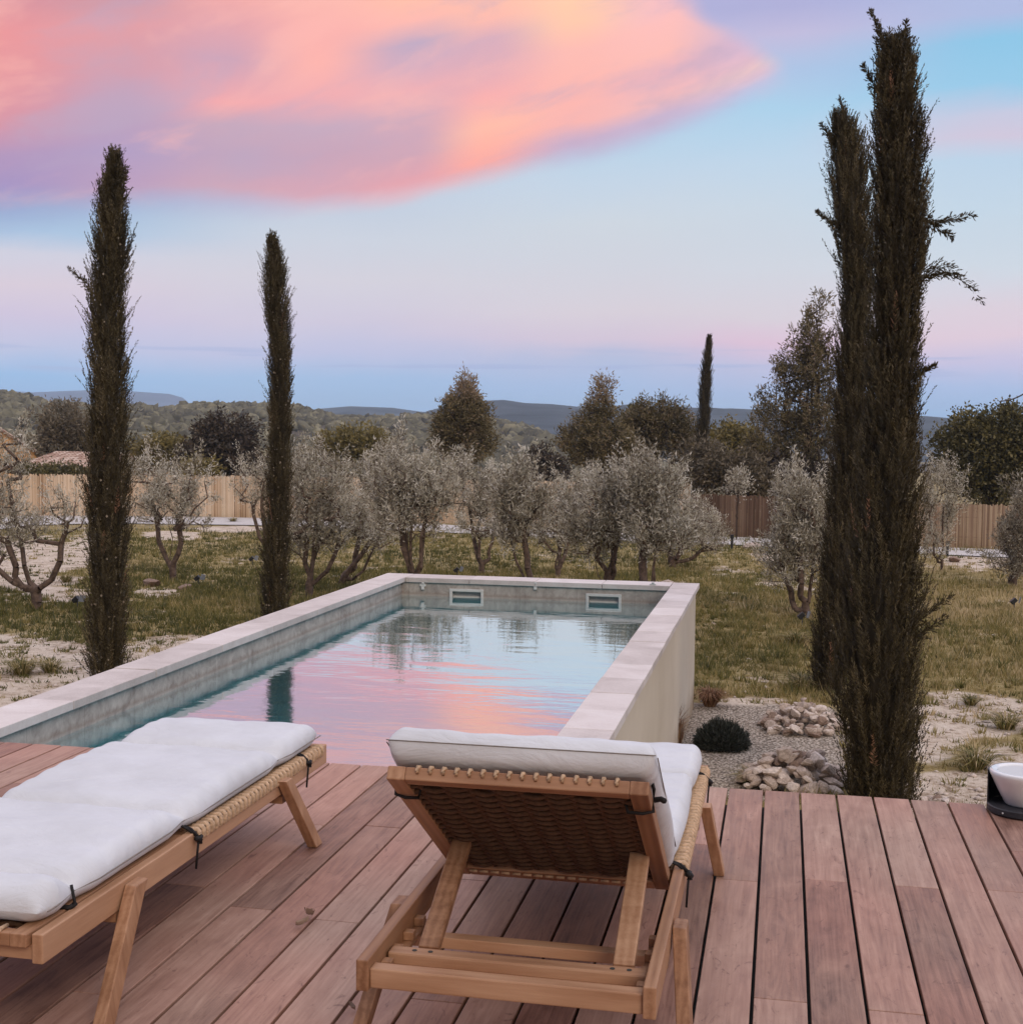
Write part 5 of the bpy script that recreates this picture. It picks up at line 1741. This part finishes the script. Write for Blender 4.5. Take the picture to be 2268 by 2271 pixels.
rubble(1512, 1374, 76, 1.1, 0.33, 140, 70, 'stones of the far rubble heap', 'rough pale stone of the rubble heap farther from the deck', 0.06, 0.145)
rubble(1502, 1482, 108, 0.9, 0.36, 140, 71, 'stones of the near rubble heap', 'rough brownish stone of the rubble heap at the deck edge', 0.085, 0.175)
rubble(1775, 1518, 40, 0.5, 0.05, 16, 72, 'stones right of the biggest cypress', 'stone on bare soil at the foot of the biggest cypress', 0.05, 0.12)
for (rx_, ry_, s, lab) in ((1417, 1035, 0.5, 'brown boulder at the foot of the brown fence'), (1798, 1060, 0.42, 'brown boulder below the weathered fence, right'), (1258, 1110, 0.5, 'low pale boulder beside the right pool corner'), (285, 1106, 0.42, 'reddish flat boulder at the foot of the open olive'), (350, 1112, 0.3, 'smaller reddish stone right of the open olive trunk')):
    p = G(rx_, ry_)
    o = bpy.data.objects.new('boulder', rocks[3 if s < 0.5 else 0])
    COL.objects.link(o)
    o.scale = (s * 1.3, s, s * 0.6)
    o.rotation_euler = (0.1, 0.2, rx_)
    o.location = (p[0], p[1], p[2] + s * 0.12)
    tag(o, lab, 'boulder')

# ------------------------------------------------------------------ fences
def fence(pts_px, height, mat, label, seed, cane=0.035):
    """pts_px: foot points in the picture; vertical reeds wired to posts"""
    rg = np.random.default_rng(seed)
    P = [G(*p) for p in pts_px]
    root = empty('reed_fence', P[0])
    tag(root, label, 'fence', 'reed fences round the garden')
    o = P[0]
    c = MB()
    cum = 0
    for a, b_ in zip(P[:-1], P[1:]):
        d_ = b_ - a
        L_ = np.linalg.norm(d_[:2])
        n_ = int(L_ / cane)
        hx, hy = d_[0] / L_, d_[1] / L_
        shade = rg.random(int(L_ / 0.5) + 2)
        for i in range(n_):
            t_ = (i + 0.5) / n_
            p = a + d_ * t_ - o
            hh = height * (1 + rg.normal() * 0.016)
            wv = cane * 0.5 * (0.72 + 0.34 * rg.random())
            off = rg.normal() * 0.006
            dz = 0.008
            z0, z1 = p[2] - 0.05, p[2] + hh
            x0, y0 = p[0] - hx * wv - hy * off, p[1] - hy * wv + hx * off
            x1, y1 = p[0] + hx * wv - hy * off, p[1] + hy * wv + hx * off
            nx, ny = -hy * dz, hx * dz
            tn = float(np.clip(0.55 * rg.random() + 0.45 * shade[int(t_ * L_ / 0.5)], 0, 1))
            c.quadbox([(x0 - nx, y0 - ny, z0), (x1 - nx, y1 - ny, z0), (x1 + nx, y1 + ny, z0), (x0 + nx, y0 + ny, z0), (x0 - nx, y0 - ny, z1), (x1 - nx, y1 - ny, z1), (x1 + nx, y1 + ny, z1), (x0 + nx, y0 + ny, z1)], tn)
    c.build('reed_panel', mat, root)
    # posts behind the reeds
    for a, b_ in zip(P[:-1], P[1:]):
        d_ = b_ - a
        L_ = np.linalg.norm(d_[:2])
        for q in range(int(L_ / 2.5) + 1):
            p = a + d_ * min(1, (q * 2.5) / L_) - o
            s = MB()
            s.tube([(p[0], p[1] + 0.07, p[2] - 0.1), (p[0], p[1] + 0.07, p[2] + height * 0.98)], 0.04, 6)
            s.build('post', M['bark_dark'], root)
    s = MB()
    for fz in (0.25, 0.7):
        s.tube([tuple(p - o + np.array([0, 0.045, height * fz])) for p in P], 0.018, 5)
    s.build('rail', M['bark_dark'], root)
    return root


fence([(-60, 974), (200, 974), (480, 977), (810, 986), (1120, 998), (1300, 1005)], 1.58, M['reed'], 'long straw coloured reed fence running behind the olives', 80)
fence([(1302, 1009), (1460, 1016), (1600, 1022)], 1.30, M['reed_brown'], 'dark brown reed fence between the olive row and the big cypress', 81)
fence([(1602, 1024), (1800, 1033), (2040, 1043), (2500, 1058)], 1.26, M['reed_mid'], 'weathered reed fence at the right, pale canes among brown ones', 82)

# ------------------------------------------------------------------ house at the left
M['ochre'] = mat_plain('ochre_render', (0.72, 0.42, 0.20), 0.9, 0.12, 2.0, 0.1, 0.2)
mt, n = new_mat('clay_tiles')
t = n.add('ShaderNodeTexCoord')
at = n.add('ShaderNodeAttribute', attribute_name='tint')
ns = n.noise(t.outputs['Object'], 3.0, 3.0)
f = n.math('ADD', n.math('MULTIPLY', at.outputs['Fac'], 0.6), n.math('MULTIPLY', ns.outputs[0], 0.4))
finish(n, n.ramp(f, [(0.2, (0.27, 0.16, 0.115)), (0.5, (0.45, 0.31, 0.24)), (0.85, (0.60, 0.48, 0.40))]), 0.85, None)
M['clay'] = mt


def tiled(b, corners, nx, ny, rgs):
    """barrel-tiled slope: corners = eaves-left, eaves-right, ridge-right, ridge-left"""
    c0, c1, c2, c3 = [np.array(q, float) for q in corners]
    nrm = np.cross(c1 - c0, c3 - c0)
    nrm /= np.linalg.norm(nrm)
    for i in range(nx):
        for jj in range(ny):
            def pt(u, v_, h):
                return tuple((c0 * (1 - u) + c1 * u) * (1 - v_) + (c3 * (1 - u) + c2 * u) * v_ + nrm * h)
            u0, u1 = i / nx, (i + 1) / nx
            v0, v1 = jj / ny, (jj + 1.08) / ny
            bb = len(b.v)
            prof = [(0.0, 0.0), (0.2, 0.055), (0.45, 0.08), (0.7, 0.055), (0.9, 0.0)]
            for v_, lift in ((v0, 0.025), (min(1, v1), 0.0)):
                for s_, h in prof:
                    b.v.append(pt(u0 + (u1 - u0) * s_, v_, h + lift))
            tn = rgs.random()
            m_ = len(prof)
            for q in range(m_ - 1):
                b.f.append((bb + q, bb + q + 1, bb + m_ + q + 1, bb + m_ + q))
                b.t.append(tn)
            b.f.append(tuple(bb + q for q in range(m_)))
            b.t.append(0.0)
    b.quadbox([tuple(c0 - nrm * 0.1), tuple(c1 - nrm * 0.1), tuple(c2 - nrm * 0.1), tuple(c3 - nrm * 0.1), tuple(c0 - nrm * 0.005), tuple(c1 - nrm * 0.005), tuple(c2 - nrm * 0.005), tuple(c3 - nrm * 0.005)], 0.1)


rgs = random.Random(90)
YH = 76.0
house = empty('house', far_base(20, YH))
tag(house, 'ochre gabled house showing at the left edge behind olives', 'house')
ho = np.array(house.location)
pr = at_y(66, 852, YH)      # eaves at the right corner
pk = at_y(-40, 774, YH)     # ridge
gz = ho[2] - 0.5
xl = pk[0] - (pr[0] - pk[0])
b = MB()
dep = 8.0
vv = [(xl, YH, gz), (pr[0], YH, gz), (pr[0], YH, pr[2] - 0.15), (pk[0], YH, pk[2] - 0.15), (xl, YH, pr[2] - 0.15)]
k = len(vv)
b.v = [tuple(np.array(q) - ho) for q in vv] + [tuple(np.array(q) + np.array([0, dep, 0]) - ho) for q in vv]
b.f = [tuple(range(k)), tuple(range(2 * k - 1, k - 1, -1))] + [(i, i + k, (i + 1) % k + k, (i + 1) % k) for i in range(k)]
b.t = [0.5] * len(b.f)
b.build('wall', M['ochre'], house)
b = MB()
for xa, s_ in ((pr[0] + 0.35, 1), (xl - 0.35, -1)):
    za = pr[2] - 0.15 - 0.35 * (pk[2] - pr[2]) / (pr[0] - pk[0])
    cor = [(xa, YH - 0.3, za + 0.02), (xa, YH + dep, za + 0.02), (pk[0], YH + dep, pk[2] + 0.02 - 0.15), (pk[0], YH - 0.3, pk[2] + 0.02 - 0.15)]
    if s_ < 0:
        cor = [cor[1], cor[0], cor[3], cor[2]]
    tiled(b, [np.array(q) - ho for q in cor], 30, 9, rgs)
b.build('roof', M['clay'], house)
house.rotation_euler = (0, 0, math.radians(41))

YA = 62.0
annex = empty('outbuilding', far_base(90, YA))
tag(annex, 'low outbuilding with pinkish clay tile roof above the fence', 'outbuilding')
ao = np.array(annex.location)
el_ = at_y(18, 884, YA)
er_ = at_y(205, 886, YA)
rl_ = at_y(30, 852, YA + 4.5)
rr_ = at_y(163, 853, YA + 4.5)
b = MB()
b.box(el_[0] + 0.3 - ao[0], er_[0] - 0.3 - ao[0], 0.35, 7.5, -0.6, el_[2] - ao[2] - 0.12)
b.build('wall', M['ochre'], annex)
b = MB()
tiled(b, [np.array(q) - ao for q in (el_, er_, (er_[0] - 0.2, rr_[1], rl_[2]), (el_[0], rl_[1], rl_[2]))], 26, 9, rgs)
tiled(b, [np.array(q) - ao for q in ((er_[0] - 0.2, YA + 9, el_[2]), (el_[0], YA + 9, el_[2]), (el_[0], rl_[1] + 0.02, rl_[2]), (er_[0] - 0.2, rr_[1] + 0.02, rl_[2]))], 26, 9, rgs)
b.build('roof', M['clay'], annex)

# ------------------------------------------------------------------ hills
def hill(name, crest, dist, foot, mat, label, zfoot, back=1.4, rough=0.0, seed=0, nth=260):
    xs_ = np.array([c_[0] for c_ in crest], float)
    ys_ = np.array([c_[1] for c_ in crest], float)
    X = np.linspace(xs_[0], xs_[-1], nth)
    Yc = np.interp(X, xs_, ys_)
    rows = []
    prof = [(0.0, 0.0), (0.15, 0.10), (0.35, 0.34), (0.55, 0.60), (0.75, 0.83), (0.9, 0.96), (1.0, 1.0), (1.08, 0.97), (1.25, 0.7), (1.6, 0.0)]
    for f_, h_ in prof:
        row = []
        for x_, y_ in zip(X, Yc):
            d_ = ray(x_, y_)
            hd = d_[:2] / np.linalg.norm(d_[:2])
            r_ = foot + (dist - foot) * f_
            zc = EYE + d_[2] / np.linalg.norm(d_[:2]) * dist
            z_ = zfoot + (zc - zfoot) * h_
            if rough and 0 < h_ < 1:
                z_ += (fbm(np.array(x_ * 0.012), np.array(f_ * 4.0), seed) - 0.5) * rough * (zc - zfoot)
            row.append((hd[0] * r_, hd[1] * r_, z_))
        rows.append(row)
    V = np.array(rows)
    nr_, nc_ = V.shape[:2]
    ii = np.arange(nr_ * nc_).reshape(nr_, nc_)
    Fq = np.stack([ii[:-1, :-1], ii[:-1, 1:], ii[1:, 1:], ii[1:, :-1]], -1).reshape(-1, 4)
    ob = link(name, np_mesh(name, V.reshape(-1, 3), Fq, mat, smooth=True))
    tag(ob, label, kind='structure')
    return V


near_crest = [(-300, 746), (0, 748), (50, 759), (110, 771), (170, 775), (250, 773), (310, 779), (370, 771), (440, 773), (500, 771), (555, 772), (590, 782), (640, 796), (690, 794), (730, 797), (770, 792), (830, 798), (900, 798), (950, 804), (1000, 816), (1040, 832), (1065, 852), (1100, 868), (1160, 880), (1400, 892), (2300, 900)]
nhV = hill('hill', near_crest, 480, 190, M['hill'], 'near wooded hill falling away to the right', -11.0, rough=0.22, seed=5)
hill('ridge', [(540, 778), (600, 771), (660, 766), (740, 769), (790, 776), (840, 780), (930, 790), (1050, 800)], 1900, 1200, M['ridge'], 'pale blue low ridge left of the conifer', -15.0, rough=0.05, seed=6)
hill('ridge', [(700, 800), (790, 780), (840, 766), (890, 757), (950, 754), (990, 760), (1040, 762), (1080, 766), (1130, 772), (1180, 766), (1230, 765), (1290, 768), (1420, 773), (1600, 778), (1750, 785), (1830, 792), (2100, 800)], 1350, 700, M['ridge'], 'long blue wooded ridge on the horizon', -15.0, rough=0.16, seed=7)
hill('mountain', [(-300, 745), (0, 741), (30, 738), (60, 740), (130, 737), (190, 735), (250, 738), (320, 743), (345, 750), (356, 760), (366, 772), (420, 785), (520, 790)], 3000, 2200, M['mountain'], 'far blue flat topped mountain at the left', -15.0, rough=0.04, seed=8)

# woods on the near hill: one mass of small crowns
import bmesh
bm = bmesh.new()
bmesh.ops.create_icosphere(bm, subdivisions=2, radius=1.0)
ico = np.array([v_.co[:] for v_ in bm.verts])
icf = np.array([[v_.index for v_ in f_.verts] for f_ in bm.faces])
bm.free()
rg = np.random.default_rng(66)
nfo = 3600
ci = rg.random(nfo) * (nhV.shape[1] * 0.72)
ri = rg.random(nfo) ** 0.75 * 6.2
c0i, r0i = ci.astype(int), ri.astype(int)
fc1, fr1 = (ci - c0i)[:, None], (ri - r0i)[:, None]
c1i, r1i = np.minimum(c0i + 1, nhV.shape[1] - 1), np.minimum(r0i + 1, nhV.shape[0] - 1)
Pf = (nhV[r0i, c0i] * (1 - fc1) + nhV[r0i, c1i] * fc1) * (1 - fr1) + (nhV[r1i, c0i] * (1 - fc1) + nhV[r1i, c1i] * fc1) * fr1
sz = 1.0 + 1.3 * rg.random(nfo)
Vf = []
bump = 1 + 0.28 * rg.normal(size=(nfo, len(ico)))
Vf = Pf[:, None, :] + ico[None] * (sz[:, None] * np.clip(bump, 0.4, 1.7))[..., None] * np.array([1.15, 1.15, 1.0]) + np.array([0, 0, 0.4])
Ff = (icf[None] + (np.arange(nfo) * len(ico))[:, None, None]).reshape(-1, 3)
tf = np.clip(np.repeat(rg.normal(0.45, 0.2, nfo), len(icf)) + rg.normal(0, 0.12, nfo * len(icf)), 0, 1)
tag(link('forest', np_mesh('forest', Vf.reshape(-1, 3), Ff, M['forest'], tint=tf)), 'scrubby woods covering the near hill', 'forest', kind='stuff')

# ------------------------------------------------------------------ small things
def spotlight(px_, py_, lab, yaw=0.4, s=1.0):
    p = G(px_, py_)
    root = empty('solar_spotlight', p, yaw)
    tag(root, lab, 'spotlight', 'solar garden spotlights')
    b = MB()
    b.tube([(0, 0, -0.05), (0, 0, 0.14 * s)], [0.004, 0.014], 8)
    b.build('spike', M['black_plastic'], root, smooth=True)
    b = MB()
    b.bar((-0.06 * s, 0, 0.13 * s), (0.02 * s, -0.02 * s, 0.20 * s), 0.08 * s, 0.07 * s)
    b.build('lamp_head', M['black_plastic'], root, bevel=0.008)
    b = MB()
    b.bar((0.07 * s, -0.03 * s, 0.13 * s), (0.10 * s, -0.03 * s, 0.23 * s), 0.11 * s, 0.012 * s, up=(0.8, -0.6, 0.3))
    b.build('solar_panel', M['panel'], root, bevel=0.002)


mt, n = new_mat('solar_glass')
finish(n, (0.30, 0.33, 0.40, 1), 0.12, None, spec=0.8, metal=0.3)
M['panel'] = mt
spotlight(146, 1150, 'small black solar spotlight in the grass left of the tall cypress', 0.2, 1.0)
spotlight(374, 1107, 'small solar spotlight right of the open olive trunk')
spotlight(476, 1068, 'tiny black spotlight beside the slim cypress, at its left')
spotlight(862, 1090, 'tiny black spotlight peeping over the far coping')
spotlight(1912, 1152, 'small black spotlight in the dry lawn at the right edge')
spotlight(1512, 1182, 'black spotlight low in the weeds left of the cypress pair')
for px_, py_, lab in ((1380, 1036, 'thin black marker post by the track at the brown fence'), (1786, 1050, 'thin black marker post by the track, right')):
    p = G(px_, py_)
    s = MB()
    s.tube([(0, 0, -0.1), (0, 0, 0.36)], 0.035, 8)
    s.tube([(0, 0, 0.30), (0, 0, 0.40)], 0.05, 8)
    o = s.build('marker_post', M['black_plastic'])
    o.location = p
    tag(o, lab, 'post', 'marker posts by the track')

# fallen leaves on the deck
def at_z(x, y, z):
    d_ = ray(x, y)
    return CAM + d_ * ((z - EYE) / d_[2])


M['dry_leaf'] = mat_leaf('dry_leaf', [(0.0, (0.16, 0.085, 0.06)), (1.0, (0.46, 0.34, 0.25))], 0.2)
for i, (x, y, s, lab) in enumerate(((584, 1733, 0.026, 'curled grey brown dead leaf on a deck gap'), (570, 1749, 0.020, 'small pale dead leaf nearest the deck gap, in front of the curled one'), (664, 2240 / KD, 0.012, 'pale crumb of dead leaf on the near deck'))):
    rr = random.Random(500 + i)
    p = at_z(x, y, 0.004)
    V, Fs = [], []
    nu, nv = 7, 4
    for a in range(nu):
        for b_ in range(nv):
            u, v_ = a / (nu - 1) - 0.5, b_ / (nv - 1) - 0.5
            wdt = math.sqrt(max(0.02, 1 - (2 * u) ** 2)) * 0.55
            V.append((u * 2 * s, v_ * 2 * wdt * s, s * (0.75 * (abs(v_) * 2) ** 1.5 + 0.9 * (u + 0.5) ** 2 + 0.16 * rr.random()) + 0.001))
    for a in range(nu - 1):
        for b_ in range(nv - 1):
            k = a * nv + b_
            Fs.append((k, k + 1, k + nv + 1, k + nv))
    o = link('dead_leaf', np_mesh('dead_leaf', np.array(V), np.array(Fs), M['dry_leaf'], smooth=True, tint=[0.4 + 0.4 * (i % 2)] * len(Fs)))
    o.location = p
    o.rotation_euler = (0, 0, rr.uniform(0, 6))
    tag(o, lab, 'leaf')

# lantern at the right edge of the deck: dark square shell, pale round glossy bowl
mt, n = new_mat('glazed_white')
t = n.add('ShaderNodeTexCoord')
finish(n, (0.74, 0.74, 0.75, 1), 0.10, None, spec=0.7, extra={'Coat Weight': 0.6, 'Coat Roughness': 0.05})
M['glaze'] = mt
mt, n = new_mat('frosted_lid')
finish(n, (0.58, 0.57, 0.56, 1), 0.35, None, spec=0.5)
M['lid'] = mt
lp = at_z(2265.8 / KD, 1801.5 / KD, 0.0)
RB, LH = 0.138, 0.168
view = math.atan2(-lp[1], -lp[0])            # the open side faces the camera
lan = empty('fire_bowl', (lp[0], lp[1], 0.0), view)
tag(lan, 'round black stand holding a pale glossy bowl, on the deck edge', 'fire bowl')
b = MB()
b.lathe([(0.0, 0.001), (RB - 0.006, 0.001), (RB, 0.008), (RB, 0.030), (RB - 0.004, 0.033), (0.0, 0.033)], 64)
b.build('stand_base', M['anthracite'], lan, smooth=False)
b = MB()
na = 40
a0, a1 = math.radians(84), math.radians(276)   # half shell round the back
for k in range(na):
    t0, t1 = a0 + (a1 - a0) * k / na, a0 + (a1 - a0) * (k + 1) / na
    q = []
    for zz_ in (0.0335, LH):
        for r_q, t_q in ((RB - 0.005, t0), (RB, t0), (RB, t1), (RB - 0.005, t1)):
            q.append((r_q * math.cos(t_q), r_q * math.sin(t_q), zz_))
    b.quadbox(q, 0.5)
b.build('stand_shell', M['anthracite'], lan)
b = MB()
b.lathe([(0.0, 0.034), (0.066, 0.034), (0.072, 0.040), (0.098, 0.09), (0.122, 0.140), (0.1315, 0.160), (0.1325, 0.170), (0.128, 0.176), (0.116, 0.177), (0.103, 0.174), (0.099, 0.169)], 64)
b.build('bowl', M['glaze'], lan, smooth=True)
b = MB()
b.lathe([(0.0, 0.1705), (0.0985, 0.1700)], 48)
b.build('lid', M['lid'], lan)
b = MB()
b.lathe([(0.0, 0.003), (0.004, 0.002), (0.004, 0.0)], 10)
o = b.build('status_light', M['white_plastic'], lan)
o.location = (RB * math.cos(-0.55) - 0.001, RB * math.sin(-0.55), 0.018)
o.rotation_euler = (0, math.radians(90), -0.55)

# overhead cable at the far right
pa, pb_ = at_y(1885, 757, 50), at_y(1990, 690, 38)
s = MB()
s.tube([tuple(pa * (1 - t_) + pb_ * t_ - np.array([0, 0, 0.25 * math.sin(math.pi * t_)])) for t_ in np.linspace(0, 1, 12)], 0.022, 6)
tag(s.build('overhead_cable', M['black_plastic']), 'thin dark overhead cable rising from the oak at the right', 'cable')

# ------------------------------------------------------------------ air
HAZE = 1.0 / 4200.0
mt, n = new_mat('haze')
pv = n.add('ShaderNodeVolumePrincipled', {'Color': (0.62, 0.79, 1.0, 1), 'Density': HAZE, 'Anisotropy': 0.0})
n.add('ShaderNodeOutputMaterial', {'Volume': pv.outputs[0]})
s = MB()
s.box(-3600, 3600, -3600, 3600, -17.0, 82)
hz = s.build('haze', mt)
tag(hz, 'thin blue evening haze over the valley', kind='stuff')
